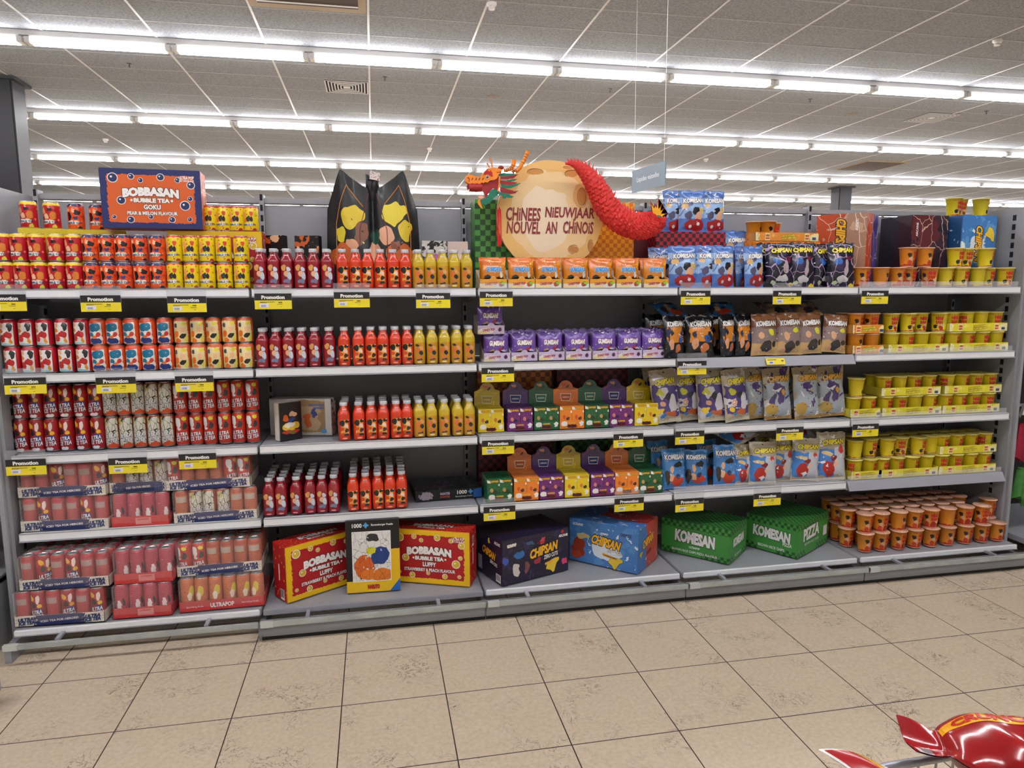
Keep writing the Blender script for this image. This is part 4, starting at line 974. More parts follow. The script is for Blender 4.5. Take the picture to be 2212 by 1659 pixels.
# bottom shelf chip cartons
pf = pmat('carton_purple_front', '#2b2640', [('n', 3.2, .6, '#3c3560', 2), ('n', 4, .67, '#57406e', 7), ('e', .26, .62, .06, .1, '#3a7ab8', 1), ('e', .2, .3, .07, .16, '#d8d2ce', 1), ('e', .36, .28, .05, .12, '#8a5a5e', 1), ('e', .52, .42, .05, .07, '#b03a50', 1), ('e', .42, .82, .05, .05, '#3f6a8a', 1), ('e', .6, .82, .03, .08, '#d0505c', 2), ('e', .93, .25, .04, .07, '#e0507a', 2), ('e', .04, .55, .04, .08, '#4a68b8', 1), ('s', 9, .04, '#b868a0', 0)], .39, .225, 'xz', .4, .2)
pside = pmat('carton_purple_side', '#2e2842', [('n', 3, .6, '#3a3356', 2)], .25, .225, 'yz', .4, .2)
ptop = pmat('carton_purple_top', '#2a1c26', [('r', -.2, -.2, 1.2, .35, '#2c2644', 1), ('n', 4, .62, '#45202c', 2)], .39, .25, 'xy', .4, .2)
def pur(q, W, D, H):
    fn = front(D)
    q.text('ULTRAPOP', -.36*W, .86*H, .05, .013, white, fn, .001, bold=.06, out=mat('print_cream', '#e6e0b8', .5), outw=.12, rot=.05)
    q.text('CHIPSAN', .12*W, .61*H, .17, .048, gold2, fn, .0012, bold=.05, out=black, outw=.07, shear=.35, rot=.14)
    q.text('ULTRAPOP', .07*W, .79*H, .04, .009, redp, fn, .001, bold=.03)
    q.text('ZERO CUTS', .22*W, .45*H, .085, .021, white, fn, .0012, bold=.03, out=black, outw=.05, shear=.2, rot=.12)
    chip(q, fn, .25*W, .24*H, .045, .35); q.shape([(.13*W, .25*H), (.25*W, .29*H), (.25*W, .34*H), (.13*W, .3*H)], gold2, fn, .0016)
    q.text('ARCANE', .41*W, .84*H, .055, .014, white, fn, .001, bold=.05); q.disc(.4*W, .93*H, .009, redp, fn, .001)
    fl = sideL(W)
    q.text('CHIPSAN', 0.0, .58*H, .13, .04, gold2, fl, .0012, bold=.05, out=black, outw=.06, shear=.3, rot=-.12)
    q.text('ZERO CUTS', .045, .40*H, .07, .017, white, fl, .0012, bold=.03, shear=.2, rot=-.1); q.text('ARCANE', .08, .88*H, .055, .016, white, fl, .001, bold=.03)
    chip(q, fl, 0.0, .85*H, .016, 1.2); barcode(q, fl, .09, .13*H, .045, .04); q.shape([(-.11, .1*H), (-.07, .1*H), (-.07, .42*H), (-.11, .42*H)], mat('print_pale_grey', '#b8b4be', .5), fl, .001)
a = math.radians(20.3); p = rotpt((2.091, -.12), a, .195, .125)
carton('snack_carton', 'dark purple chips carton on the bottom shelf, partly under a sign', .39, .25, .225, [pside, pf, pside, pside, ptop], pur, 'box', (p[0], p[1], S1), a)
bf = pmat('carton_blue_front', '#5286c2', [('n', 3.2, .56, '#5f96cc', 2), ('n', 5, .62, '#e4eaf2', 7), ('e', .55, .35, .22, .2, '#dfe6f0', 1), ('n', 9, .7, '#f2f4f8', 3), ('e', .14, .35, .1, .26, '#b04a34', 1), ('e', .2, .62, .08, .06, '#dcc48c', 1), ('e', .1, .16, .07, .08, '#c9583c', 1)], .385, .232, 'xz', .4, .2)
bs = pmat('carton_blue_side', '#bf4a3a', [('r', -.2, -.2, .42, 1.2, '#4a7cb8', 1), ('n', 5, .63, '#e6dcd8', 2)], .26, .232, 'yz', .4, .2)
bt = pmat('carton_blue_top', '#4a7cb8', [('r', .3, .42, 1.3, 1.3, '#a8342e', 1), ('n', 5, .6, '#c8d0de', 2)], .385, .26, 'xy', .4, .2)
def blu(q, W, D, H):
    fn = front(D)
    q.text('ULTRAPOP', -.37*W, .87*H, .06, .014, white, fn, .001, bold=.05)
    q.text('CHIPSAN', .05*W, .57*H, .165, .05, gold2, fn, .0012, bold=.05, out=black, outw=.07, shear=.3, rot=-.1)
    q.text('ULTRAPOP', .02*W, .76*H, .045, .012, white, fn, .001, bold=.06, out=navy, outw=.1)
    q.text('Pop & Go', .17*W, .38*H, .075, .025, white, fn, .001, bold=.03, out=black, outw=.07, rot=-.08)
    chip(q, fn, .19*W, .17*H, .042, .1); q.shape([(0, .27*H), (.22*W, .2*H), (.22*W, .26*H), (0, .33*H)], gold2, fn, .0016); q.text('CHICKEN & LEMON', .11*W, .265*H, .075, .008, black, fn, .002, bold=.03, rot=-.1)
    q.text('ONE PIECE', .33*W, .82*H, .06, .018, mat('print_slate', '#3c4a70', .5), fn, .001, bold=.05)
    fr = sideR(W)
    q.text('CHIPSAN', .0, .6*H, .14, .045, gold2, fr, .0012, bold=.05, out=black, outw=.07, shear=.3, rot=.12); chip(q, fr, -.09, .4*H, .02, 0); q.shape([(-.02, .27*H), (.04, .32*H), (.04, .4*H), (-.02, .35*H)], mat('print_brown', '#6a1f1c', .5), fr, .001)
a = math.radians(-44.2); p = rotpt((2.776, -.115), a, -.1925, .13)
carton('snack_carton', 'blue and red splash chips carton on the bottom shelf', .385, .26, .230, [bs, bf, bs, bs, bt], blu, 'box', (p[0], p[1], S1), a)
def green(name, label, W, D, H, loc, rz, art):
    def gm(w_, h_, mode, nm): return pmat('kom_'+nm+name, '#4c9648', [('c', w_/.0165, h_/.0165, '#2a5c2e', 0), ('r', -.1, .17, 1.1, .8, '#4c9648', 0), ('r', .25, -.1, .6, .3, '#4c9648', 0)] if nm != 't' else [('c', w_/.0165, h_/.0165, '#1b4a26', 0)], w_, h_, mode, .45)
    return carton('snack_carton', label, W, D, H, [gm(D, H, 'yz', 's'), gm(W, H, 'xz', 'f'), gm(D, H, 'yz', 's'), gm(D, H, 'yz', 's'), gm(W, D, 'xy', 't')], art, 'box', loc, rz)
pw = mat('print_warm_white', '#e8e4e4', .45); gdk = mat('print_green_dark', '#2a5c2e', .5)
def gA(q, W, D, H):
    fn = front(D); q.text('KOMESAN', 0, .55*H, .22, .068, pw, fn, .0012, bold=.06, out=gdk, outw=.05, rot=-.03)
    q.text('ULTRAPOP', 0, .27*H, .06, .012, pw, fn, .001, bold=.03); q.text('BROWN RICE CHIPS PIZZA FLAVOUR', 0, .13*H, .25, .013, pw, fn, .0012, bold=.02)
    fr = sideR(W); q.text('KOMESAN', 0, .55*H, .16, .05, pw, fr, .0012, bold=.06, out=gdk, outw=.05); q.text('BROWN RICE', 0, .14*H, .1, .012, pw, fr, .001)
def gB(q, W, D, H):
    fn = front(D); q.text('KOMESAN', 0, .55*H, .21, .06, pw, fn, .0012, bold=.06, out=gdk, outw=.05, rot=-.03)
    q.text('PIZZA', .09, .33*H, .05, .018, pw, fn, .001, bold=.03); q.text('BROWN RICE CHIPS', 0, .15*H, .15, .015, pw, fn, .0012, bold=.02)
    fr = sideR(W); q.text('PIZZA', -.03, .62*H, .19, .07, pw, fr, .0012, bold=.05, out=gdk, outw=.05, rot=.03); q.text('BROWN RICE CHIPS', -.02, .32*H, .17, .013, pw, fr, .001)
    q.shape([(.12, .3*H), (.165, .3*H), (.165, .6*H), (.12, .6*H)], pw, fr, .001)
a = math.radians(-47.5); p = rotpt((3.282, -.093), a, -.188, .133)
green('a', 'green checked rice chips carton with KOMESAN on both faces', .376, .266, .182, (p[0], p[1], S1), a, gA)
a = math.radians(-58); p = rotpt((3.668, -.096), a, -.147, .185)
green('b', 'green checked rice chips carton with PIZZA on one side', .294, .37, .186, (p[0], p[1], S1), a, gB)
# top shelf, standing on end
def up(name, label, base, lay, sidebase, sidelay, W, D, H, px, yc, rz, art):
    f_ = pmat('up_f'+name, base, lay, W, H, 'xz', .4, .2); s_ = pmat('up_s'+name, sidebase, sidelay, D, H, 'yz', .4, .2)
    carton('snack_carton', label, W, D, H, [mat('up_'+name, sidebase, .5), f_, s_, s_, mat('up_'+name, sidebase, .5)], art, 'box', (Xat(px, yc, 1.8), yc, S5), rz)
def aor(q, W, D, H): q.text('CHIPSAN', .0, .68*H, .2, .05, gold2, front(D), .0012, bold=.05, out=black, outw=.08, shear=.25, rot=-PI/2); q.text('ULTRAPOP', .08, .84*H, .06, .015, white, front(D), .001, bold=.04, rot=-PI/2)
up('or', 'orange and purple lightning chips carton standing on end', '#b08a72', [('e', .1, .9, .5, .3, '#c4562c', 1), ('n', 4, .6, '#c9a890', 2), ('cr', 3, .012, '#e6d8ce', 1)], '#cf5a2a', [('r', .5, -.2, 1.4, 1.2, '#4f4290', 1), ('cr', 4, .018, '#e6d4e0', 1)], .26, .23, .395, 1829, .27, math.radians(-52), aor)
def adk(q, W, D, H): q.text('ARCANE', -.09, .8*H, .075, .014, white, front(D), .001, bold=.03, rot=PI/2)
up('dk', 'dark maroon chips carton standing on end between two cartons', '#46303c', [('e', .35, .8, .4, .25, '#6a2c34', 1), ('n', 4, .6, '#2a2530', 2), ('cr', 3, .012, '#d8b8a0', 2)], '#2c2638', [('r', -.2, -.2, .45, 1.2, '#3c1c28', 1)], .25, .23, .395, 1972, .30, math.radians(4), adk)
def abl(q, W, D, H):
    fn = front(D); q.text('CHIPSAN', 0, .6*H, .2, .048, gold2, fn, .0012, bold=.05, out=black, outw=.08, shear=.25, rot=-PI/2); q.text('Pop & Go', .04, .62*H, .08, .02, white, fn, .0012, bold=.04, rot=-PI/2); chip(q, fn, .085, .74*H, .045, -1.3)
up('bl', 'blue and white splash chips carton standing on end, right', '#4a86c4', [('n', 4, .56, '#6aa0d2', 2), ('n', 6, .62, '#e8eef4', 5), ('e', .45, .55, .2, .2, '#dfe8f0', 1)], '#2c5a8c', [('n', 4, .62, '#c8d4e0', 2)], .255, .23, .395, 2074, .26, math.radians(6), abl)

# ================================================================== sweets displays (gummy bags in little boxes)
def bagfn(W, H, T, seed, pinch=.06):
    r = random.Random(seed); ph = [r.uniform(0, 6.28) for _ in range(8)]; fq = [r.uniform(2.2, 6) for _ in range(8)]
    def wr(s_, t):
        return sum(math.sin(fq[k]*s_*1.6+ph[k]+fq[7-k]*t*2.2) for k in range(4))/4
    def f(u, v, o=0.0, sgn=-1):
        s_ = max(-1, min(1, 2*u/W)); t = max(0, min(1, v/H))
        tt = max(0.0, min(1.0, (t-.06)/.88))
        th = T/2*(max(0, 1-abs(s_)**2.6)**.65)*(math.sin(PI*tt)**.5 if 0 < tt < 1 else 0)
        e = .25+.75*max(abs(s_)**2, abs(2*t-1)**2)
        wv = wr(s_, t)*.0045*e*(W/.16)
        crimp = .0012*math.sin(s_*34)*(1 if (t > .94 or t < .06) else 0)
        x = u*(1-pinch*math.sin(PI*t)**.7)*(1+.02*wr(t*2, s_))
        z = v + .006*wr(s_*1.4, .3)*(t > .5)*(2*t-1) - .012*(abs(s_)**2)*(1-t)*.3
        return (x, sgn*(th+.0012+o)+wv*(1 if True else 0)+crimp, z)
    return f
def make_bag(nm, W, H, T, base, lay, texts, seed, backc, name='chips_bag', coat=.6, rough=.25):
    def f():
        m = pmat('bag_'+nm, base, lay+[('n', 7, .66, '#efe9e4', 11), ('n', 8, .68, '#28242c', 15)], W, H, 'xz', rough, coat, seed=seed % 7, bump=.12)
        bm_ = mat('bagback_'+nm, backc, .35)
        fn = bagfn(W, H, T, seed)
        q = MB(); nu, nv = 18, 24
        q.grid(lambda a_, b_: fn((a_-.5)*W, b_*H), nu, nv, m); q.grid(lambda a_, b_: fn((a_-.5)*W, b_*H, 0, 1), nu, nv, bm_, flip=True)
        # close the edges
        for ed in ([(i/nu, 0) for i in range(nu+1)], [(i/nu, 1) for i in range(nu+1)], [(0, j/nv) for j in range(nv+1)], [(1, j/nv) for j in range(nv+1)]):
            V = [fn((a_-.5)*W, b_*H) for a_, b_ in ed]+[fn((a_-.5)*W, b_*H, 0, 1) for a_, b_ in ed]; n_ = len(ed)
            q.add(V, [(i, i+1, n_+i+1, n_+i) for i in range(n_-1)], m)
        for tx in texts:
            s_, cx, cy, wd, ht, c_, o_, sh, rot = tx
            q.text(s_, cx*W, cy*H, wd*W, ht*H, c_, lambda u, v, o: fn(u, v, o+.0012), off=.0014, bold=.055, out=o_, outw=.06, shear=sh, cell=(.008, .008), rot=rot)
        o = q.build(name); tag(o, None, 'bag'); return o
    return f
lemon = mat('print_lemon', '#ecd934', .4); purp = mat('print_purple_dark', '#3a2450', .4); wine = mat('print_wine', '#9c2430', .45)
GO = ('go', .125, .143, .034, '#d8891c', [('r', -.2, .72, 1.2, 1.2, '#dc7a1c', 1), ('n', 3, .62, '#efb23c', 3), ('e', .3, .3, .14, .13, '#33302f', 1), ('e', .72, .28, .2, .08, '#4a2a22', 1), ('e', .4, .14, .12, .08, '#e0a87c', 2), ('e', .8, .42, .05, .12, '#d6dcc8', 2)], [('GUMISAN!', .02, .6, .62, .17, mat('print_sky', '#2f8fd0', .4), white, .15, .0)], 31, '#c87a1c')
GP = ('gp', .125, .143, .034, '#7c5ab0', [('r', -.2, .8, 1.2, 1.2, '#6a48a0', 1), ('n', 3, .6, '#9a84c8', 3), ('e', .68, .3, .14, .1, '#b03048', 1), ('e', .34, .32, .1, .12, '#c4a07c', 1), ('e', .46, .12, .25, .1, '#3a2630', 1), ('e', .8, .26, .12, .12, '#c8c4dc', 2), ('e', .22, .16, .08, .1, '#d8a888', 2)], [('GUMISAN!', .02, .6, .62, .17, white, wine, .15, .0)], 37, '#6a48a0')
gumP = {'orange': Proto(make_bag(*GO, name='gummy_bag')), 'purple': Proto(make_bag(*GP, name='gummy_bag'))}
def make_gtray(k):
    def f():
        W, D, H = .132, .13, .044
        cm = mat('tray_card_cream', '#e0d4c2', .6)
        if k == 'orange': fm = pmat('gtray_o', '#ece6da', [('r', -.2, .5, 1.2, 1.2, '#e9a93c', 1), ('e', .3, .25, .3, .25, '#f0ddaa', 1), ('e', .82, .5, .08, .28, '#6a9a34', 2), ('e', .76, .4, .06, .22, '#b8503c', 2), ('e', .86, .55, .08, .12, '#a8c83c', 2)], W, H, 'xz', .5)
        else: fm = pmat('gtray_p', '#d4c4dc', [('e', .3, .4, .32, .3, '#efe6da', 1), ('n', 3, .6, '#c0a8d0', 2), ('e', .82, .52, .07, .22, '#5c2a50', 2), ('e', .2, .2, .2, .12, '#e8d890', 2)], W, H, 'xz', .5)
        q = MB(); th = .0015
        q.box(-W/2, W/2, -D/2, D/2, 0, th, cm)
        q.prism([(-W/2, 0), (W/2, 0), (W/2, H), (.016, H)]+[(.016*math.cos(a_), H+.012*math.sin(a_)) for a_ in [PI*k_/8 for k_ in range(1, 8)]]+[(-.016, H), (-W/2, H)], -D/2, -D/2+th, fm, cm)
        for sx in (-1, 1):
            x = sx*(W/2-th/2)
            V = [(x-th/2*s_, y, z) for s_ in (-1, 1) for y, z in ((-D/2, 0), (D/2, 0), (D/2, .09), (-D/2, H))]
            q.add(V, [(0, 1, 2, 3), (7, 6, 5, 4), (3, 2, 6, 7), (0, 3, 7, 4), (1, 5, 6, 2)], cm)
        q.box(-W/2, W/2, D/2-th, D/2, 0, .09, cm)
        q.text('CANDY POP', -.012, .022, .06, .013, mat('print_rose', '#b0405c', .5), front(D), .001, bold=.06, shear=.1, rot=.06)
        return tag(q.build('display_tray'), None, 'tray')
    return f
gtP = {k: Proto(make_gtray(k)) for k in ('orange', 'purple')}
def gummy(k, px, z, y, i, n, shelf, behind=2):
    X = Xat(px, y, z+.03)
    gtP[k].put((X, y+.065, z), 0, '%s sweets display tray, %s, %s' % ('orange and white' if k == 'orange' else 'lilac', ordn(i, n), shelf), k+' gummy display trays')
    for j in range(behind+1):
        gumP[k].put((X+random.uniform(-.004, .004), y+.024+.036*j, z+.003+.002*j), random.uniform(-.05, .05), '%s gummy sweets bag, %s of its tray, %s display' % (k, ('front', 'second', 'third', 'rear')[j], ordn(i, n) if shelf != 'stacked' else 'raised'), k+' gummy bags in display trays', lean=random.uniform(-.08, -.02))
for i, px in enumerate((1066, 1127, 1185, 1245, 1302, 1359, 1418)): gummy('orange', px, S5, .045, i, 7, 'top shelf', 1)
for i, px in enumerate((1074, 1133, 1192, 1250, 1308, 1362, 1414)): gummy('purple', px, S4, .06, i, 7, 'second shelf', 2)
gummy('purple', 1061, S4+.133, .06, 0, 1, 'stacked', 0)

# ================================================================== collectible boxes
POPC = {'yellow': ('#e9cf22', '#c9b02a', '#d87a4a', '#40281c'), 'purple': ('#7c2a7c', '#4c2470', '#d8907c', '#241c58'), 'green': ('#17693c', '#1c5c3c', '#c9a060', '#203c24'), 'orange': ('#ee8f2a', '#d87c34', '#d8603c', '#5c281c')}
def make_mini(k):
    c = POPC[k]
    def f():
        W, D, H = .0625, .0205, .112
        fm = pmat('mini_f'+k, c[0], [('e', .1, .88, .25, .08, '#f6f2ec', 1), ('e', .95, .75, .12, .06, '#f6f2ec', 1), ('e', .36, .52, .14, .1, c[2], 1), ('e', .66, .42, .14, .1, c[3], 1), ('e', .4, .32, .16, .07, c[1], 1), ('s', 9, .06, '#f0d878', 0)], W, H, 'xz', .4, .4)
        sm_ = mat('mini_s'+k, c[1], .45)
        q = MB(); q.box(-W/2, W/2, -D/2, D/2, 0, H, sm_, front=fm, top=mat('mini_t'+k, c[1], .45), bev=.0012)
        q.text('SURPRISE', .004, .1, .042, .010, gold2, front(D), .001, bold=.05, out=black, outw=.06)
        q.build
        return tag(q.build('surprise_box'), None, 'box')
    return f
def make_pop(k, deep, head):
    c = POPC[k]
    def f():
        W, H = .131, .044; D = deep*.0215+.007
        t = thing('display_box', None, 'display box')
        cm = mat('pop_card_'+k, c[0], .45)
        fm = pmat('pop_f'+k, c[0], [('e', .2, .62, .12, .3, '#f4f0ea', 1), ('e', .87, .6, .08, .3, '#f4f0ea', 1), ('e', .5, .28, .2, .2, '#8a2418', 2), ('s', 6, .05, '#f0d878', 0)], W, H, 'xz', .4, .4)
        q = MB(); th = .0015
        q.box(-W/2, W/2, -D/2, D/2, 0, th, cm); q.box(-W/2, W/2, -D/2-.0, -D/2+th, 0, H, cm, front=fm)
        q.box(-W/2, W/2, D/2-th, D/2, 0, .115, cm)
        for sx in (-1, 1): q.box(sx*W/2-(th if sx > 0 else 0), sx*W/2+(th if sx < 0 else 0), -D/2, D/2, 0, H, cm)
        q.text('SURPRISE', 0, .030, .035, .008, gold2, front(D), .001, bold=.05); q.text('BOX', 0, .015, .045, .014, black, front(D), .001, bold=.09, out=redp, outw=.05)
        q.build('tray', t)
        if head:
            q = MB(); ar = [(.04*math.cos(a_), .185+.045*math.sin(a_)) for a_ in [PI*k_/12 for k_ in range(13)]]
            fm2 = pmat('pop_h'+k, c[1], [('n', 3, .58, c[0], 2), ('e', .44, .82, .09, .06, c[2], 1), ('e', .58, .70, .08, .05, c[3], 1)], W, .12, 'xz', .3, .6, zo=.115)
            q.prism([(-W/2, .113), (W/2, .113), (W/2, .185)]+ar+[(-W/2, .185)], 0, th, fm2, cm)
            fn = lambda u, v, o: (u, -o, v)
            frame_ = [(-.022, .128), (.020, .126), (.026, .158), (-.026, .160)]
            q.shape([(x*1.12, .143+(z-.143)*1.2) for x, z in frame_], mat('print_cream', '#e6e0b8', .5), fn, .0006)
            q.shape(frame_, mat('pop_lbl'+k, {'yellow': '#b89a2c', 'purple': '#1f2a78', 'green': '#2a6a5c', 'orange': '#b8502a'}[k], .5), fn, .001)
            q.text('SURPRISE BOX', 0, .143, .036, .008, mat('print_cream', '#e6e0b8', .5), fn, .0014, bold=.03)
            o = q.build('header_card', t, (0, D/2-.001, 0)); o.rotation_euler = (-.06, 0, 0)
        return t
    return f
miniP = {k: Proto(make_mini(k)) for k in POPC}
popP = {}
def pop(k, px, z, y, deep, head, i, n, shelf, rows=None):
    key = (k, deep, head)
    if key not in popP: popP[key] = Proto(make_pop(*key))
    D = deep*.0215+.007; X = Xat(px, y, z+.05)
    popP[key].put((X, y+D/2, z), 0, '%s surprise box display%s, %s, %s' % (k, ' with arched header' if head else ' without header', ordn(i, n), shelf), 'surprise box displays')
    for j in range(rows or deep):
        for s_ in (0, 1):
            miniP[k].put((X+(-.0316, .0316)[s_], y+.0135+.0215*j, z+.003+random.uniform(0, .002)), 0, 'small %s surprise box, %s column, %s back, %s display, %s' % (k, ('left', 'right')[s_], ORD[j], ordn(i, n), shelf), 'surprise boxes on the '+shelf)
for i, (k, px) in enumerate((('yellow', 1061), ('purple', 1124), ('green', 1181), ('orange', 1236), ('green', 1290), ('purple', 1343), ('yellow', 1397))): pop(k, px, S3, .075, 5, True, i, 7, 'third shelf', 5 if k != 'yellow' or px > 1100 else 5)
for i, (k, px) in enumerate((('green', 1080), ('orange', 1138), ('purple', 1191), ('yellow', 1247), ('purple', 1303), ('orange', 1355), ('green', 1406))): pop(k, px, S2, .02, 7, i > 0, i, 7, 'fourth shelf')

# ================================================================== crisps bags
BG = {
 'blue': ('kb', .150, .215, .05, '#5a82c4', [('r', -.2, .32, 1.2, .8, '#9cbce4', 1), ('n', 3, .6, '#5c6e9c', 2), ('e', .22, .62, .12, .06, '#d8b47c', 1), ('e', .6, .5, .13, .08, '#27242a', 1), ('e', .34, .38, .14, .1, '#5c5a78', 2), ('e', .7, .36, .13, .1, '#e0b090', 1), ('e', .58, .15, .38, .14, '#b0242e', 1), ('e', .42, .12, .06, .04, '#ece4e0', 0), ('e', .7, .18, .06, .04, '#ece4e0', 0), ('e', .86, .5, .12, .1, '#d8c27c', 1)],
   [('KOMESAN', .02, .745, .80, .12, white, navy, .1, .04)], 51, '#3c68b0'),
 'black': ('kk', .150, .215, .05, '#16161c', [('r', .12, .35, .88, .75, '#d08a2c', 1), ('n', 4, .58, '#1c2c4c', 4), ('e', .3, .3, .1, .12, '#d8a27c', 1), ('e', .7, .42, .1, .1, '#2c5c9c', 1), ('e', .6, .2, .15, .1, '#c97a4a', 1), ('n', 6, .68, '#e8c08c', 8)],
   [('KOMESAN', .0, .78, .76, .13, white, black, .1, .04)], 52, '#121218'),
 'brown': ('kn', .150, .215, .05, '#8a5f44', [('r', -.2, .3, 1.2, .66, '#94807c', 1), ('e', .5, .9, .5, .07, '#b07a52', 1), ('n', 5, .62, '#7a4a34', 4), ('r', -.2, -.2, 1.2, .3, '#c8a874', 1), ('e', .7, .56, .12, .07, '#d8d43c', 1), ('e', .36, .46, .1, .08, '#e0b08a', 1), ('e', .5, .2, .2, .14, '#3a373c', 1), ('e', .8, .26, .1, .07, '#3a373c', 1), ('e', .25, .12, .1, .05, '#d8a888', 1)],
   [('KOMESAN', .02, .76, .80, .13, white, mat('print_umber', '#5c3a2a', .4), .1, .05)], 53, '#7a523a'),
 'sky': ('ks', .150, .215, .05, '#4c8cc8', [('n', 3, .6, '#7cb4e4', 3), ('e', .6, .6, .16, .07, '#1c1c22', 1), ('e', .36, .5, .08, .1, '#e6b890', 1), ('e', .6, .18, .26, .13, '#cf4a26', 1), ('e', .36, .28, .1, .09, '#e6b890', 1), ('e', .6, .32, .09, .08, '#24406e', 1), ('e', .18, .28, .1, .2, '#3c342e', 1)],
   [('KOMESAN', .0, .80, .84, .13, white, navy, .1, .0)], 54, '#3c70a8'),
 'night': ('cn', .185, .262, .055, '#1b1a30', [('n', 3, .58, '#3a2c54', 2), ('e', .34, .56, .14, .08, '#2f68b0', 1), ('e', .62, .42, .08, .16, '#b8a8a8', 1), ('cr', 3, .02, '#b89cc0', 1), ('e', .5, .18, .2, .08, '#d0cccc', 1), ('e', .72, .62, .08, .07, '#7a2840', 1), ('e', .85, .05, .1, .04, '#e0c83c', 1), ('e', .25, .08, .1, .04, '#c8d8b0', 2)],
   [('CHIPSAN', .03, .82, .76, .11, lemon, black, .3, .03)], 55, '#15142a'),
 'cream': ('cc', .185, .285, .055, '#b9ad96', [('r', .06, .12, .94, .70, '#564886', 1), ('n', 3, .58, '#d4d0d4', 3), ('e', .3, .58, .13, .07, '#c8c438', 1), ('e', .55, .5, .1, .06, '#34323a', 1), ('e', .34, .36, .1, .06, '#d8a888', 1), ('e', .7, .34, .12, .18, '#d4d0d6', 1), ('e', .24, .22, .12, .06, '#e8c83c', 1), ('e', .6, .16, .2, .05, '#c86a3c', 1), ('e', .35, .13, .1, .03, '#4c8cc8', 1), ('r', -.2, -.2, 1.2, .06, '#cfc6ae', 2)],
   [('CHIPSAN', .02, .77, .76, .11, lemon, black, .3, .05)], 56, '#a89e88'),
 'creamsilver': ('cs', .185, .285, .055, '#b5a78a', [('r', .05, .08, .95, .72, '#aab2ba', 1), ('n', 3.5, .57, '#5c4c7c', 2), ('n', 4, .62, '#e2dcd8', 6), ('e', .4, .62, .1, .06, '#4a3470', 1), ('e', .25, .2, .2, .12, '#b89a4c', 1), ('e', .62, .52, .06, .04, '#d8a83c', 1), ('n', 6, .66, '#7a5870', 9), ('r', -.2, -.2, 1.2, .05, '#a8864c', 2)],
   [('CHIPSAN', .04, .79, .76, .11, mat('print_ochre', '#d8a02c', .4), black, .3, .04)], 57, '#a89a80'),
 'creamred': ('cr', .180, .250, .055, '#b9ae98', [('r', .04, .08, .52, .66, '#4a88cc', 1), ('r', .52, .08, .96, .68, '#c4c8d0', 1), ('e', .3, .56, .18, .05, '#dcc490', 1), ('e', .48, .48, .1, .05, '#8c2a24', 1), ('e', .36, .26, .2, .17, '#b8231f', 1), ('e', .58, .36, .07, .06, '#e8b898', 1), ('n', 5, .64, '#e8e8ec', 5), ('e', .75, .62, .1, .07, '#d04a3c', 1)],
   [('CHIPSAN', .02, .80, .78, .11, lemon, black, .3, .04)], 58, '#a89e88'),
}
BGP = {k: [Proto(make_bag(*v)), Proto(make_bag(v[0]+'2', v[1]*1.0, v[2]*.985, v[3]*1.12, v[4], v[5], v[6], v[7]+40, v[8]))] for k, v in BG.items()}
BD = {'blue': 'blue rice chips bag', 'black': 'black and orange rice chips bag', 'brown': 'brown rice chips bag', 'sky': 'sky blue rice chips bag', 'night': 'dark blue potato chips bag', 'cream': 'cream and purple chips bag', 'creamsilver': 'cream and silver chips bag', 'creamred': 'cream and red chips bag'}
_bc = {}
def bag(k, px, z, y, label, rz=0.0, lean=-.12, roll=0.0, sx=1.0, sz=1.0):
    n = _bc.get(k, 0); _bc[k] = n+1
    o = BGP[k][n % 2].put((Xat(px, y, z+.1), y, z), math.radians(rz), BD[k]+' '+label, BD[k]+'s', lean=lean, roll=roll)
    o.scale = (sx, 1, sz); o.location.z += .003+abs(math.sin(roll))*BG[k][1]*sx*.5; return o
# top shelf
RB2 = S5+.291
for i, (px, sx) in enumerate(((1458, .9), (1494, 1), (1540, .95))): bag('blue', px, RB2, .262-.01*(i == 1)+.022*(i == 0), ('left', 'middle', 'right')[i]+' of the three on the checked carton', rz=-4+4*i, lean=-.06, sx=sx)
bag('blue', 1588, S5+.10, .30, 'standing alone between the two checked cartons', rz=8, lean=-.05, sz=.96)
bag('blue', 1428, S5, .187, 'half hidden behind the last orange sweets tray', rz=3, lean=-.02, sz=.95)
for i, (px, y, rz, sx, l) in enumerate(((1475, .075, -4, 1, 'leftmost in full view on the top shelf'), (1531, .07, -3, .95, 'overlapped by its neighbour on the top shelf'), (1563, .05, 4, .86, 'third in the front row, top shelf'), (1604, .13, 30, .7, 'turned sideways, second row, top shelf'), (1630, .055, 10, .8, 'rightmost, beside the dark blue bags'))): bag('blue', px, S5, y, l, rz, -.1, sx=sx, sz=.98)
for i, (px, y, rz, sx, l) in enumerate(((1664, .14, 12, .85, 'tucked behind the front ones, left'), (1686, .07, -4, .86, 'leftmost in front on the top shelf'), (1733, .065, -2, .82, 'second from left on the top shelf'), (1779, .11, 15, .72, 'turned aside between two others, top shelf'), (1818, .06, -4, .86, 'rightmost, beside the noodle cups'))): bag('night', px, S5, y, l, rz, -.12, sx=sx, sz=.88)
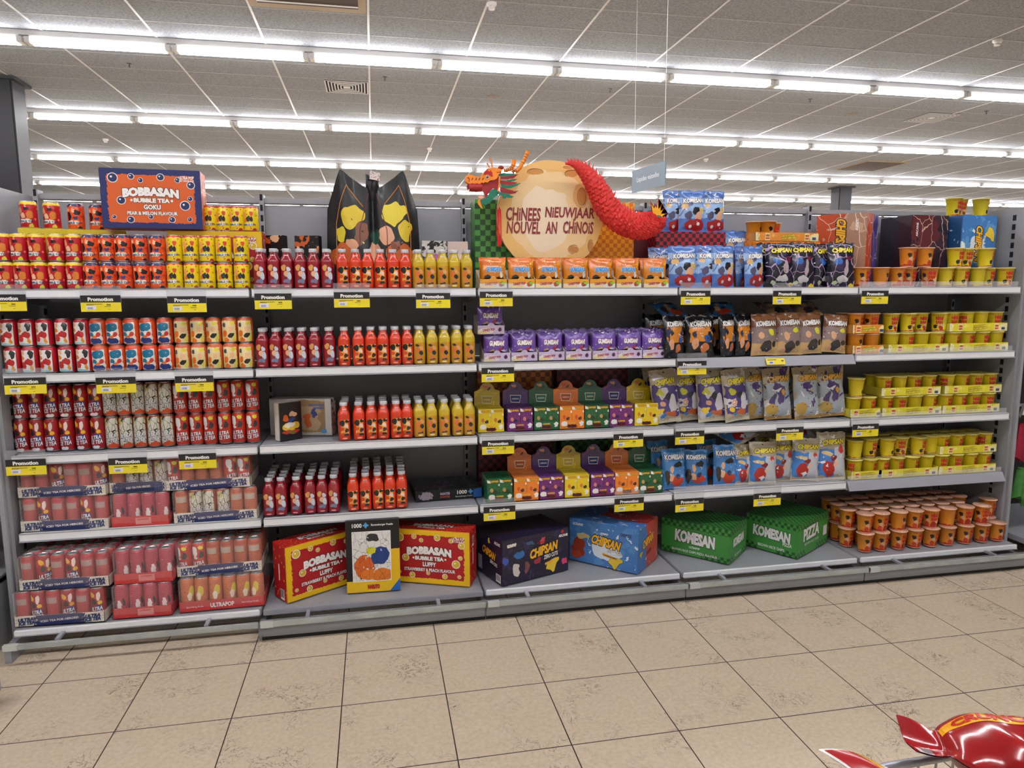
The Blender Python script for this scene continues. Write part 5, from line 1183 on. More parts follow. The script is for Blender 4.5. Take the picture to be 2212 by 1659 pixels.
# second shelf
for i, (px, y, rz, sx, l) in enumerate(((1458, .05, 8, .82, 'beside the purple sweets, second shelf'), (1513, .045, -2, 1.05, 'widest in front on the second shelf'), (1574, .06, 22, .76, 'third in front, turned, second shelf'), (1607, .075, 12, .7, 'fourth, touching the brown ones'), (1420, .2, 20, .9, 'in the dark at the far left, rear'), (1488, .19, -6, .95, 'in the rear row, left half'), (1548, .2, 10, .95, 'in the rear row, right half'), (1600, .22, -8, .9, 'in the rear row beside brown bags'))): bag('black', px, S4, y, l, rz, -.12, sx=sx)
for i, (px, y, rz, sx, l) in enumerate(((1652, .06, -3, .98, 'leftmost in front, second shelf'), (1704, .06, -1, 1, 'second in front, second shelf'), (1753, .06, 2, .94, 'third in front, second shelf'), (1801, .055, -3, .95, 'rightmost, leaning, beside the orange cups'))): bag('brown', px, S4, y, l, rz, -.1, roll=(0, 0, -.04, .1)[i], sx=sx, sz=(1, 1.04, 1.0, .95)[i])
for i, (k, px, y, zz, rz, l) in enumerate((('sky', 1462, .17, .2, 10, 'lying in the dark on the black ones'), ('sky', 1560, .18, .2, -20, 'lying on the rear black ones'), ('brown', 1690, .16, .2, 8, 'lying on top of the row, left'), ('brown', 1752, .17, .2, -14, 'lying on top of the row, right'))):
    bag(k, px, S4+zz, y, l, rz, -1.15, sx=1, sz=.8)
# third shelf
for i, (px, y, rz, roll, sx, l) in enumerate(((1443, .085, -2, -.1, .82, 'leftmost, beside the yellow display, third shelf'), (1489, .13, 6, -.06, .8, 'second, set slightly back, third shelf'), (1541, .08, -4, -.07, .86, 'third in front, third shelf'), (1595, .06, 8, -.09, .82, 'fourth, beside the silver ones'), (1425, .24, 4, -.05, .9, 'in the rear row, left'), (1520, .25, -4, .03, .9, 'in the rear row, right'))): bag('cream', px, S3, y, l, rz, -.12, roll, sx, .97)
for i, (px, y, rz, roll, sx, l) in enumerate(((1636, .11, 5, -.06, .72, 'leftmost, partly behind a purple one'), (1682, .075, -2, -.04, .86, 'second in front, third shelf'), (1745, .065, 4, -.03, .86, 'third in front, third shelf'), (1799, .09, -3, -.05, .88, 'rightmost, beside the noodle trays'), (1600, .26, 6, .04, .9, 'in the rear row, left'), (1690, .26, -5, .0, .9, 'in the rear row, middle'), (1765, .26, 4, .0, .9, 'in the rear row, right'))): bag('creamsilver', px, S3, y, l, rz, -.12, roll, sx, .97)
# fourth shelf
for i, (px, y, rz, sx, l) in enumerate(((1457, .06, 3, .9, 'leftmost in front, fourth shelf'), (1504, .09, -5, .9, 'second in front, fourth shelf'), (1568, .065, -6, .9, 'third in front, fourth shelf'), (1425, .2, 14, .9, 'behind the green display, fourth shelf'), (1530, .2, 12, .9, 'in the rear row, fourth shelf'))): bag('sky', px, S2, y, l, rz, -.12, sx=sx, sz=(.97, .9, 1, 1.05, 1)[i])
for i, (px, y, rz, roll, sx, l) in enumerate(((1609, .06, 6, 0, .62, 'leftmost, narrow, fourth shelf'), (1648, .03, -6, .03, .86, 'second in front, fourth shelf'), (1688, .075, -2, .04, .8, 'third, set slightly back, fourth shelf'), (1738, .045, -5, .08, .9, 'fourth in front, fourth shelf'), (1798, .045, -3, .0, .95, 'rightmost and tallest, fourth shelf'), (1660, .22, 3, 0, .9, 'in the rear row, left half'), (1750, .23, 3, 0, .9, 'in the rear row, right half'))): bag('creamred', px, S2, y, l, rz, -.12, roll, sx, (.85, .92, .9, .93, 1.04, 1, 1)[i])
bag('creamred', 1618, S2+.208, .08, 'lying tilted on top of the others', 20, -1.32, -.3, .9, .8)
bag('creamred', 1745, S2+.212, .10, 'lying on top under the price sign', -12, -1.4, .2, .9, .8)

# ================================================================== noodle cups and trays
def make_cup(k):
    def f():
        H, rb, rt_ = .104, .0325, .0435
        t = thing('noodle_cup', None, 'cup')
        if k == 'yellow': lay = [('r', -.6, .86, 1.6, 1.2, '#dcc42c', 1), ('e', .42, .28, .1, .12, '#2f2a2c', 1), ('e', .56, .34, .08, .09, '#e2aa80', 1), ('e', .66, .2, .1, .14, '#b8382c', 1), ('r', -.6, -.2, 1.6, .1, '#c0402c', 1), ('e', .8, .58, .08, .1, '#c8cc4c', 2), ('e', .74, .36, .14, .06, '#e8d08a', 1)]; base = '#e6d330'
        else: lay = [('r', -.6, .88, 1.6, 1.2, '#d8903c', 1), ('e', .28, .62, .08, .12, '#3a2a2a', 1), ('e', .34, .42, .07, .1, '#e8c0a0', 1), ('e', .6, .22, .16, .18, '#a82424', 1), ('e', .3, .2, .1, .16, '#c84a34', 1), ('r', -.6, -.2, 1.6, .13, '#b83424', 1), ('e', .78, .4, .1, .12, '#f0d8a0', 1)]; base = '#e59a2c'
        m = pmat('cup_'+k, base, lay, .076, H, 'cyl', .35, .2, seed=3 if k == 'yellow' else 5)
        rim = mat('cup_rim_'+k, '#e8dfa8' if k == 'yellow' else '#e4b896', .4)
        q = MB(); q.lathe([(rb-.003, 0, rim), (rb, .001, rim), (rb+.0005, .006, m), (rt_-.0015, H-.005, m), (rt_, H-.0045, rim), (rt_+.003, H-.003, rim), (rt_+.003, H-.001, rim), (rt_, H, rim)], m, 24, cap1=False)
        def fn(u, v, o):
            r = rb+(rt_-rb)*v/H+.0004; a_ = u/.038
            return ((r+o)*math.sin(a_), -(r+o)*math.cos(a_), v)
        cx = .008 if k == 'yellow' else .012
        q.text('NEGI', cx, .074, .034, .019, redp, fn, .0006, bold=.07, cell=(.006, 0)); q.text('SAN', cx, .053, .034, .018, redp, fn, .0006, bold=.07, cell=(.006, 0))
        for j in range(4): 
            x = cx-.015+.010*j
            q.shape([(x-.0022, .088), (x+.0022, .088), (x, .0915+.001*(j % 2))], black, fn, .0006)
        q.text('ULTRAPOP', -.022, .090, .018, .004, redp, fn, .0006, bold=.04, cell=(.006, 0))
        q.build('cup_body', t)
        q = MB(); q.lathe([(rt_+.002, H-.0008), (rt_+.0015, H+.0006), (.0002, H+.0008)], pmat('lid_'+k, '#d8cc6a' if k == 'yellow' else '#e6bfa4', [('n', 30, .56, '#b8342c' if k != 'yellow' else '#b8a03c', 2)], .09, .09, 'xy', .3), 24, cap0=False)
        q.build('foil_lid', t)
        return t
    return f
CUP = {k: Proto(make_cup(k)) for k in ('yellow', 'orange')}
def cup(k, X, y, z, label, a_=None, grp=None):
    CUP[k].put((X, y, z), random.uniform(-.5, .5) if a_ is None else a_, k+' noodle cup, '+label, grp or k+' noodle cups')
def make_ntray(k, n):
    def f():
        W, D, H = .094*n, .189, .046
        base = '#e4d83c' if k == 'yellow' else '#e89a3c'
        fm = pmat('ntray_'+k+str(n), base, [('e', .95, .4, .1, .5, '#efe7b0', 1), ('n', 2.5, .62, '#ece28a' if k == 'yellow' else '#f0bc6c', 3), ('r', -.1, -.2, .05, 1.2, '#efe9c0', 1)], W, H, 'xz', .5)
        cm = mat('ntray_c_'+k, '#d2c43c' if k == 'yellow' else '#c98a3c', .6)
        q = MB(); th = .0018
        q.box(-W/2, W/2, -D/2, D/2, 0, th, cm); q.box(-W/2, W/2, -D/2, -D/2+th, 0, H, cm, front=fm); q.box(-W/2, W/2, D/2-th, D/2, 0, H, cm)
        for sx in (-1, 1): q.box(sx*W/2-(th if sx > 0 else 0), sx*W/2+(th if sx < 0 else 0), -D/2, D/2, 0, H, cm)
        fn = front(D)
        for sx in ((-1, 1) if n > 2 else (-1,)):
            x = sx*.31*W
            q.shape([(x-.014, .004), (x+.014, .004), (x+.014, .042), (x-.014, .042)], mat('print_pale_lemon', '#efe6a0', .5), fn, .0006)
            q.text('NEGI', x, .030, .022, .012, redp, fn, .001, bold=.07); q.text('SAN', x, .0155, .022, .012, redp, fn, .001, bold=.07)
        q.text('NOODLES', 0.005, .030, .075, .012, mat('print_gold_y', '#e8d23c', .5), fn, .001, bold=.06, out=black, outw=.08, rot=.08); q.text('FOR HEROES!', 0.01, .017, .085, .012, mat('print_gold_y', '#e8d23c', .5), fn, .001, bold=.06, out=black, outw=.08, rot=.08)
        q.shape([(.42*W-.01, .008), (.42*W+.012, .008), (.42*W+.012, .022), (.42*W-.01, .022)], mat('print_slate', '#3c4a70', .5), fn, .0008)
        return tag(q.build('noodle_tray'), None, 'tray')
    return f
NT = {}
def ntray(k, n, X, yf, z, label, cups=True, kinds=None, rows=2, short=''):
    if (k, n) not in NT: NT[(k, n)] = Proto(make_ntray(k, n))
    NT[(k, n)].put((X, yf+.0945, z), 0, '%s cardboard noodle tray, %s' % (k, label), 'noodle trays')
    for j in range(rows):
        for i in range(n):
            cup(k, X+(i-(n-1)/2)*.0935, yf+.047+.0937*j, z+.0025, '%s in %s row, %s tray' % (ordn(i, n), ('front', 'rear')[j], short or label), a_=random.choice((-.4, 0, .3, .1, -.2, 2.4, .9, -1.2)), grp='%s cups in the %s tray' % (k, short or label))
CH = .1055
# top shelf cups
for i, (k, px) in enumerate((('orange', 1861), ('orange', 1902), ('orange', 1938), ('orange', 1970), ('orange', 2007), ('yellow', 2041), ('yellow', 2075), ('yellow', 2110), ('yellow', 2140), ('yellow', 2170))):
    cup(k, Xat(px, .065, S5+.05), .065+.03*(i in (3, 8)), S5, '%s from left in the front row, top shelf' % ORD[i], a_=(0.1, 1.1, .3, 0, -.7, .5, 0, 1.2, 0, -.4)[i])
for i, (k, px) in enumerate((('orange', 1960), ('orange', 1997), ('yellow', 2063), ('yellow', 2093), ('yellow', 2128))):
    cup(k, Xat(px, .075, S5+.15), .075+.03*(i == 3), S5+CH, 'stacked second tier, %s, top shelf' % ordn(i, 5), a_=(.3, .7, 0, -.3, .5)[i])
# rear row that carries the carton-top cups is the carton itself
zc2 = S5+.396
for i, px in enumerate((2060, 2084, 2118)): cup('yellow', Xat(px, .26, zc2+.05), .26+.04*(i == 1), zc2, '%s on the upright blue carton' % ('left', 'middle', 'right')[i], a_=(0, -.4, .7)[i])
# tray with orange cups on the orange checked carton
zo = S5+.246
ntray('orange', 4, Xat(1697, .22, zo), .205, zo, 'on the orange checked carton, top shelf', rows=0)
for i, px in enumerate((1628, 1658, 1668)): cup('orange', Xat(px, (.28, .25, .34)[i], zo+.05), (.28, .25, .34)[i], zo+.0025, '%s in the tray on the orange checked carton' % ('left', 'middle', 'right')[i], a_=(1.4, .6, -.3)[i])
# second shelf
ntray('orange', 2, Xat(1861, .07, S4), .02, S4, 'lower left, second shelf')
ntray('orange', 2, Xat(1863, .07, S4+.12), .025, S4+CH+.003, 'upper left, second shelf')
for i, px in enumerate((1923, 1960, 1995, 2028)):
    cup('yellow', Xat(px, .08, S4+.16), .08+.03*(i == 2), S4+CH+.003, 'upper tier, %s of four, second shelf' % ordn(i, 4), a_=(-.3, 0, -.4, -.9)[i])
ntray('yellow', 4, 4.415, .025, S4, 'lower middle, second shelf'); ntray('yellow', 4, 4.80, .025, S4, 'lower right, second shelf')
ntray('yellow', 4, 4.80, .04, S4+CH+.003, 'upper right, second shelf')
# third shelf
ntray('yellow', 2, Xat(1866, .06, S3), .05, S3, 'lower left, third shelf'); ntray('yellow', 4, 4.42, .045, S3, 'lower middle, third shelf'); ntray('yellow', 4, 4.80, .045, S3, 'lower right, third shelf')
cup('yellow', Xat(1849, .09, S3+.16), .09, S3+CH+.003, 'single one upon the lower left tray, third shelf', a_=.9)
ntray('yellow', 4, 4.42, .06, S3+CH+.003, 'upper middle, third shelf'); ntray('yellow', 4, 4.82, .06, S3+CH+.003, 'upper right, third shelf')
# fourth shelf
ntray('yellow', 2, Xat(1863, .05, S2), .02, S2, 'lower left, fourth shelf'); ntray('yellow', 4, 4.405, .02, S2, 'lower middle, fourth shelf'); ntray('yellow', 4, 4.785, .02, S2, 'lower right, fourth shelf')
for i, px in enumerate((1846, 1883, 1916, 1949, 1982, 2014)):
    cup('yellow', Xat(px, .075, S2+.16), .075+.02*(i % 2), S2+CH+.003, 'upper tier, %s of six, fourth shelf' % ordn(i, 6), a_=(2, 0, .6, -.6, .2, 1.3)[i])
for i in range(6):
    cup('yellow', Xat((1860, 1895, 1925, 1955, 1985, 2013)[i]-22, .19, S2+.16)-.0, .195, S2+CH+.003, 'upper rear tier, %s of six, fourth shelf' % ordn(i, 6))
ntray('yellow', 4, 4.80, .04, S2+CH+.003, 'upper right, fourth shelf')
# bottom shelf: loose orange cups in two tiers
lowx = [4.095, 4.19, 4.285, 4.38, 4.475, 4.57, 4.68, 4.775, 4.868, 4.955]
for i, px in enumerate((1868, 1901, 1940, 1974, 2009, 2045, 2083, 2119, 2152)):
    y = -.055
    X = Xat(px, y, S1+.05)
    cup('orange', X, y, S1, 'front lower tier, %s of nine, bottom shelf' % ordn(i, 9), a_=random.uniform(-.2, .5))
    if i < 8: cup('orange', X-.005, y+.004, S1+CH, 'front upper tier, %s of eight, bottom shelf' % ordn(i, 8), a_=(0.3, 0, .9, .1, -.5, 2.5, -.5, -.5)[i])
X9 = Xat(2147, .03, S1+.15)
cup('orange', X9-.03, .045, S1, 'rear lower tier under the far right upper one', a_=0.1); cup('orange', X9-.03, .045, S1+CH, 'upper tier at the far right, bottom shelf', a_=.1)
for j, (y, n_) in enumerate(((.04, 8), (.135, 9), (.23, 9))):
    for i in range(n_):
        X = 4.055+.098*i+.01*j
        for tier in (0, 1):
            cup('orange', X, y, S1+CH*tier, '%s row back, %s tier, %s, bottom shelf' % (('second', 'third', 'fourth')[j], ('lower', 'upper')[tier], ordn(i, n_)))

# ================================================================== promotion signs
YC = mat('sign_yellow', '#ecd92c', .5); BK = mat('sign_black', '#242124', .5); STK = mat('sticker_white', '#e4e4ea', .5); PLATE = mat('sign_holder_clear', '#d8dae0', .1, alpha=.14)
BLU2 = mat('barcode_blue', '#5a6aa0', .5)
def make_sign():
    W, H = .155, .068
    t = thing('price_sign', None, 'sign')
    fn = lambda u, v, o: (u, -.0012-o, v)
    q = MB(); q.box(-W/2-.002, W/2+.002, 0, .0015, -.036, .036, PLATE); q.box(-W/2-.002, W/2+.002, 0, .0015, -.036-H*.55, -.03, PLATE); q.build('clear_holder', t)
    q = MB(); q.box(-W/2, W/2, -.001, 0, -H*.44+.0, 0.0, BK); q.text('Promotion', 0, -.0165, .098, .0165, white, fn, .0012, bold=.05); q.build('header', t, (0, 0, -.004))
    q = MB(); q.box(-W/2, W/2, -.001, 0, -H, -H*.44, YC)
    rr = random.Random(3)
    for (x0, x1, z, hh) in ((-.055, .005, -.037, .0022), (-.055, -.03, -.0405, .0018), (.022, .036, -.0395, .0045), (.014, .036, -.047, .0018), (.028, .036, -.058, .0014)):
        x = x0
        while x < x1:
            w_ = rr.uniform(.0012, .003); q.shape([(x, z-hh/2), (x+w_, z-hh/2), (x+w_, z+hh/2), (x, z+hh/2)], BK, fn, .0006); x += w_+.0007
    q.build('yellow_card', t, (0, 0, -.004))
    q = MB(); q.box(-.058, -.020, -.002, -.001, -.0605, -.043, STK)
    for k in range(7): q.shape([(-.051+.003*k, -.0575), (-.0495+.003*k, -.0575), (-.0495+.003*k, -.049), (-.051+.003*k, -.049)], BLU2, fn, .0016)
    q.build('barcode_sticker', t, (0, 0, -.004))
    return t
sgP = Proto(make_sign)
SG = {5: [(10, 636), (216.5, 638), (403, 640), (589.5, 634), (759.5, 631), (935.5, 633), (1072, 630), (1503, 628), (1701, 628), (1891, 628)],
      4: [(53.5, 816), (249.5, 815), (419, 812), (1075.5, 794), (1495, 780)],
      3: [(55, 992), (275.5, 989), (426, 980), (1076, 951), (1357.5, 937), (1490.5, 931), (1707, 923), (1870.5, 916)],
      2: [(1079, 1094), (1359.5, 1076), (1490, 1077), (1658, 1065)]}
SUF = {5: 'top', 4: 'second', 3: 'third', 2: 'fourth'}
for s_, lst in SG.items():
    for i, (px, py) in enumerate(lst):
        y = -.0225; P = atY(px, py, y)
        sgP.put((P.x, y, P.z+.004), random.uniform(-.03, .03), 'yellow and black promotion sign, %s on the %s shelf edge' % (ordn(i, len(lst)), SUF[s_]), 'promotion signs on the shelf edges', lean=random.uniform(-.02, .03))
q = MB(); W_ = .105; fn = lambda u, v, o: (u, -.001-o, v)
q.box(-W_/2, W_/2, -.001, 0, 0, .036, YC); q.shape([(-.045, .026), (.005, .026), (.005, .029), (-.045, .029)], BK, fn, .0005); q.shape([(.032, .018), (.045, .018), (.045, .024), (.032, .024)], BK, fn, .0005)
q.shape([(-.04, .004), (-.012, .004), (-.012, .02), (-.04, .02)], STK, fn, .0005); q.shape([(-.035, .008), (-.017, .008), (-.017, .016), (-.035, .016)], BLU2, fn, .001)
o = q.build('price_label'); P = atY(1677, 788, -.036); o.location = (P.x, -.036, P.z); o.rotation_euler = (-.5, 0, 0)
tag(o, chk('small yellow price label on the sloping grey shelf edge'), 'label')

# ================================================================== moon sign and paper dragon
yM = .17
c0 = atY(1189, 467, yM); RM = (atY(1303, 455, yM).x-atY(1075, 455, yM).x)/2
mm = pmat('moon_face', '#e8c07c', [('e', .5, .5, .40, .42, '#ecd0a0', 1), ('e', .46, .48, .24, .3, '#eedcc0', 1), ('e', .79, .69, .075, .11, '#e3b378', 4), ('e', .80, .684, .035, .07, '#cf9450', 4), ('e', .356, .89, .07, .026, '#d09a58', 4), ('e', .70, .885, .06, .03, '#d09a58', 4), ('e', .66, .94, .05, .015, '#c98f52', 4), ('e', .727, .2, .05, .035, '#c98f52', 4), ('e', .89, .233, .024, .05, '#c98f52', 4), ('e', .3, .09, .06, .02, '#d8a05c', 4), ('n', 1.6, .66, '#e2b070', 2)], 2*RM, 2*RM, 'xz', .6, zo=-RM)
medge = mat('moon_edge', '#d8a088', .6)
txm = mat('sign_wine', '#8a2f33', .6)
t = thing('moon_sign', chk('round pale yellow moon sign reading Chinees Nieuwjaar Nouvel An Chinois'), 'sign', (c0.x, yM, c0.z))
q = MB(); n_ = 72
pts = [(RM*math.cos(2*PI*k/n_)*(1+.004*math.sin(k*2.1)), RM*math.sin(2*PI*k/n_)*(1+.004*math.sin(k*1.7))) for k in range(n_)]
q.prism(pts, 0, .022, mm, medge); q.build('moon_disc', t)
fn = lambda u, v, o: (u, -o, v)
for s_, (xa, xb, ya, yb) in (('CHiNEES', (1093, 1168, 449, 477)), ('NiEUWJAAR', (1177, 1284, 449, 477)), ('NOUVEL', (1094, 1167, 479, 505)), ('AN', (1178, 1204, 479, 505)), ('CHiNOiS', (1216, 1282, 479, 505))):
    A_ = atY(xa, yb, yM); B_ = atY(xb, ya, yM)
    q = MB(); q.text(s_, (A_.x+B_.x)/2-c0.x, (A_.z+B_.z)/2-c0.z, B_.x-A_.x, B_.z-A_.z, txm, fn, .0015, bold=.03, shear=.12, rot=-.01)
    q.build('lettering', t)
q = MB()
for (cx, cz, rx, rz_, a0, a1) in ((.158, .097, .022, .042, 0, 6.28), (-.076, .206, .04, .016, -.3, 3.6), (.12, -.158, .03, .022, 1, 4.6), (.206, -.141, .015, .03, 1, 5), (.107, .203, .036, .018, .4, 4.0)):
    q.tube([(cx*RM/.264+rx*math.cos(a0+(a1-a0)*k/16), -.0008, cz*RM/.264+.0+rz_*math.sin(a0+(a1-a0)*k/16)) for k in range(17)], .0012, mat('moon_line', '#8a5a34', .6), 4)
q.build('crater_outline', t)
q = MB(); q.box(-.03, .03, .022, .2, -RM-.0, -RM+.02, medge); q.box(-.02, .02, .022, .04, -RM, -.05, medge); q.build('stand', t)
dz = S5-(c0.z-RM)
RED = mat('paper_red', '#cf2620', .55, noise=.08, nscale=30); REDD = mat('paper_dark_red', '#8a1418', .5)
ORG = mat('paper_orange', '#f08a1c', .5, noise=.05, nscale=20); GRN = mat('paper_green', '#17765c', .4, noise=.08, nscale=20); BRNL = mat('paper_brown', '#6a2414', .5)
t = thing('paper_dragon', chk('red paper dragon with orange horned head wrapped over the moon sign'), 'decoration')
yD = yM-.035
def P3(px, py, y): v = atY(px, py, y); return (v.x, y, v.z)
def Zm(zx, zy): return (990+zx/11.06, 310+zy/11.06)       # plan of the head
def flat(pts, y, th, mt, name, side=None):
    P = [atY(*Zm(*p), y) for p in pts]
    q = MB(); q.prism([(v.x, v.z) for v in P], y, y+th, mt, side); return q, name
def addflat(q, pts, y, th, mt):
    P = [atY(*Zm(*p), y) for p in pts]; q.prism([(v.x, v.z) for v in P], y, y+th, mt)
# body
ctr = [(1221, 353, 2), (1240, 355, 7), (1262, 370, 15), (1284, 398, 21), (1300, 427, 25), (1318, 457, 27), (1345, 478, 28), (1375, 489, 28), (1400, 487, 27), (1417, 475, 24), (1419, 470, 17)]
pts = []; rad = []
def cr_(a, b, c, d, u): return .5*((2*b)+(-a+c)*u+(2*a-5*b+4*c-d)*u*u+(-a+3*b-3*c+d)*u**3)
for i in range(len(ctr)-1):
    g = [ctr[max(i-1, 0)], ctr[i], ctr[i+1], ctr[min(i+2, len(ctr)-1)]]
    for k in range(12):
        u = k/12; px, py, r_ = (cr_(g[0][m_], g[1][m_], g[2][m_], g[3][m_], u) for m_ in range(3))
        y = yD-.04; v = atY(px, py, y); pts.append(Vector((v.x, y, v.z))); rad.append(max(.003, r_*.00222))
q = MB(); V = []; seg = 48; n_ = len(pts); nrm = Vector((0, -1, 0))
for i, p in enumerate(pts):
    tg = (pts[min(i+1, n_-1)]-pts[max(i-1, 0)]).normalized(); nrm = (nrm-tg*nrm.dot(tg)).normalized(); bn = tg.cross(nrm)
    ring = i/3.2
    for k in range(seg):
        a_ = 2*PI*k/seg
        ph = (ring % 1); st = (int(ring) % 2)*PI/8
        h_ = ph*abs(math.cos(4*a_+st*4/1.0))**.6
        rr_ = rad[i]*(1+.16*h_-.03+.04*math.sin(k*2.3+i*1.7))
        V.append(p+nrm*math.cos(a_)*rr_*.85+bn*math.sin(a_)*rr_)
F = [(i*seg+k, i*seg+(k+1) % seg, (i+1)*seg+(k+1) % seg, (i+1)*seg+k) for i in range(n_-1) for k in range(seg)]
q.add(V, F, RED, False); q.add(V[:seg], [tuple(range(seg))[::-1]], RED); q.add(V[-seg:], [tuple(range(seg))], RED)
q.build('honeycomb_body', t)
q = MB()
rr = random.Random(4)
for i in range(6, n_-16, 3):
    tg = (pts[i+1]-pts[i-1]).normalized(); out = Vector((-tg.z, 0, tg.x)); out = out if out.z > 0 else -out
    b_ = pts[i]+out*rad[i]*.95; tip = b_+out*(.010+.014*rr.random())-tg*.012
    q.tube([b_-out*.006, b_+out*.004, tip], [.009, .006, .0005], RED, 5)
q.build('back_spikes', t)
# tail end flames
q = MB(); cxp, cyp = 1416, 468
fl = []
for k in range(22):
    a_ = -PI*.62+1.30*PI*k/21; r_ = 20+(21 if k % 2 else 4)*(.75+.25*math.sin(k*1.9)); fl.append((cxp+r_*math.cos(a_)*.62+2, cyp-r_*math.sin(a_)))
P = [atY(x, y_, yD+.02) for x, y_ in fl]; q.prism([(v.x, v.z) for v in P], yD+.02, yD+.024, REDD)
P = [atY(cxp+2+(x-cxp-2)*.78, cyp+(y_-cyp)*.78, yD+.012) for x, y_ in fl]; q.prism([(v.x, v.z) for v in P], yD+.012, yD+.016, mat('paper_yellow', '#f0b41c', .5))
v = atY(1424, 473, yD); nb_ = len(q.v); q.lathe([(.02, 0), (.014, .008), (.002, .01)], GRN, 14, c=(v.x, 0)); 
for m_ in range(nb_, len(q.v)): x, y_, z_ = q.v[m_]; q.v[m_] = (x, yD+.008-z_, v.z+y_)
q.build('flame_tail', t)
# head: snout, face, horns, jaw, mane
hy = yD-.03
snout = [(165, 830), (180, 780), (250, 740), (330, 745), (400, 780), (520, 800), (560, 760), (620, 660), (700, 600), (860, 570), (1060, 620), (1030, 700), (960, 740), (930, 830), (860, 870), (760, 880), (700, 930), (640, 920), (600, 950), (560, 930), (500, 970), (450, 945), (400, 970), (340, 940), (290, 965), (230, 950), (180, 900)]
q = MB(); addflat(q, snout, hy-.01, .03, ORG)
addflat(q, [(200, 830), (240, 800), (275, 840), (265, 905), (240, 925), (255, 850), (235, 825)], hy-.0115, .0015, REDD)
for x in (335, 425, 505, 588): addflat(q, [(x-22, 870), (x+6, 815), (x+22, 815), (x+14, 850), (x-10, 882)], hy-.0115, .0015, BRNL)
addflat(q, [(600, 740), (640, 650), (700, 600), (730, 600), (690, 640), (740, 670), (780, 640), (800, 690), (820, 680), (810, 740), (830, 770), (800, 800), (760, 770), (700, 730), (640, 750)], hy-.0118, .0015, mat('paper_scarlet', '#b81c1c', .5))
addflat(q, [(915, 685), (1020, 665), (1015, 705), (1000, 705), (1000, 685), (925, 700)], hy-.0115, .0015, REDD)
q.build('snout', t)
q = MB()
e_ = atY(*Zm(690, 800), hy-.012); 
for r_, yy, m_ in ((.0085, .0, mat('paper_cream', '#f0d8b8', .5)), (.0062, .0012, black), (.002, .0024, white)):
    cx = e_.x-(0 if m_ is not white else .002); cz = e_.z+(0 if m_ is not white else .002)
    q.prism([(cx+r_*math.cos(2*PI*k/16), cz+r_*math.sin(2*PI*k/16)) for k in range(16)], hy-.0125-yy, hy-.0118-yy, m_)
q.build('eye', t)
q = MB(); jw = [(225, 965), (300, 960), (420, 985), (620, 950), (820, 850), (940, 790), (1000, 780), (1010, 900), (950, 1150), (850, 1060), (760, 1130), (700, 1240), (640, 1310), (620, 1200), (600, 1130), (420, 1150), (260, 1130), (215, 1060), (205, 1010)]
addflat(q, jw, hy+.002, .02, mat('paper_crimson', '#a01822', .4)); q.build('jaw', t)
q = MB(); 
A_ = [atY(*Zm(x, y_), hy-.004) for x, y_ in ((250, 1045), (560, 1050))]
q.tube([A_[0], A_[0]+(A_[1]-A_[0])*.5, A_[1]], [.017, .018, .016], mat('paper_glossy_red', '#a8222a', .15), 18); q.build('tongue_roll', t)
q = MB(); addflat(q, [(860, 1070), (1000, 1150), (940, 1240), (860, 1290), (800, 1370), (720, 1430), (640, 1480), (600, 1440), (550, 1440), (520, 1360), (640, 1310), (720, 1220), (760, 1130)], hy-.006, .012, GRN)
addflat(q, [(500, 1330), (540, 1340), (530, 1420), (560, 1500), (585, 1560), (520, 1510), (470, 1440), (465, 1370)], hy-.004, .008, ORG)
addflat(q, [(470, 1260), (560, 1245), (620, 1280), (560, 1320), (490, 1310)], hy-.002, .006, mat('paper_peach', '#f0a888', .5)); q.build('beard', t)
q = MB()
mane = [([(960, 740), (1100, 700), (1300, 730), (1400, 740), (1280, 780), (1000, 780)], GRN), ([(1010, 790), (1200, 780), (1440, 730), (1320, 830), (1150, 850), (1010, 850)], REDD), ([(1150, 880), (1300, 850), (1420, 850), (1340, 895), (1200, 910)], GRN),
        ([(1010, 880), (1200, 900), (1420, 935), (1350, 975), (1200, 990), (1010, 960)], mat('paper_crimson', '#a01822', .4)), ([(1010, 950), (1160, 1000), (1330, 980), (1510, 935), (1400, 1010), (1250, 1070), (1050, 1070)], GRN), ([(1000, 1030), (1150, 1080), (1330, 1130), (1290, 1170), (1100, 1170), (1000, 1130)], mat('paper_crimson', '#a01822', .4)),
        ([(1000, 1120), (1150, 1150), (1300, 1150), (1435, 1125), (1360, 1190), (1200, 1210), (1020, 1180)], REDD), ([(950, 1150), (1080, 1180), (1200, 1180), (1240, 1240), (1330, 1270), (1270, 1300), (1150, 1290), (1130, 1320), (1070, 1310), (1050, 1240), (960, 1230)], GRN)]
for k, (p_, m_) in enumerate(mane): addflat(q, p_, hy+.004-.0022*k, .004, m_)
addflat(q, [(965, 770), (1005, 790), (990, 960), (945, 1160), (930, 1140), (965, 960)], hy-.014, .004, ORG)
q.build('mane', t)
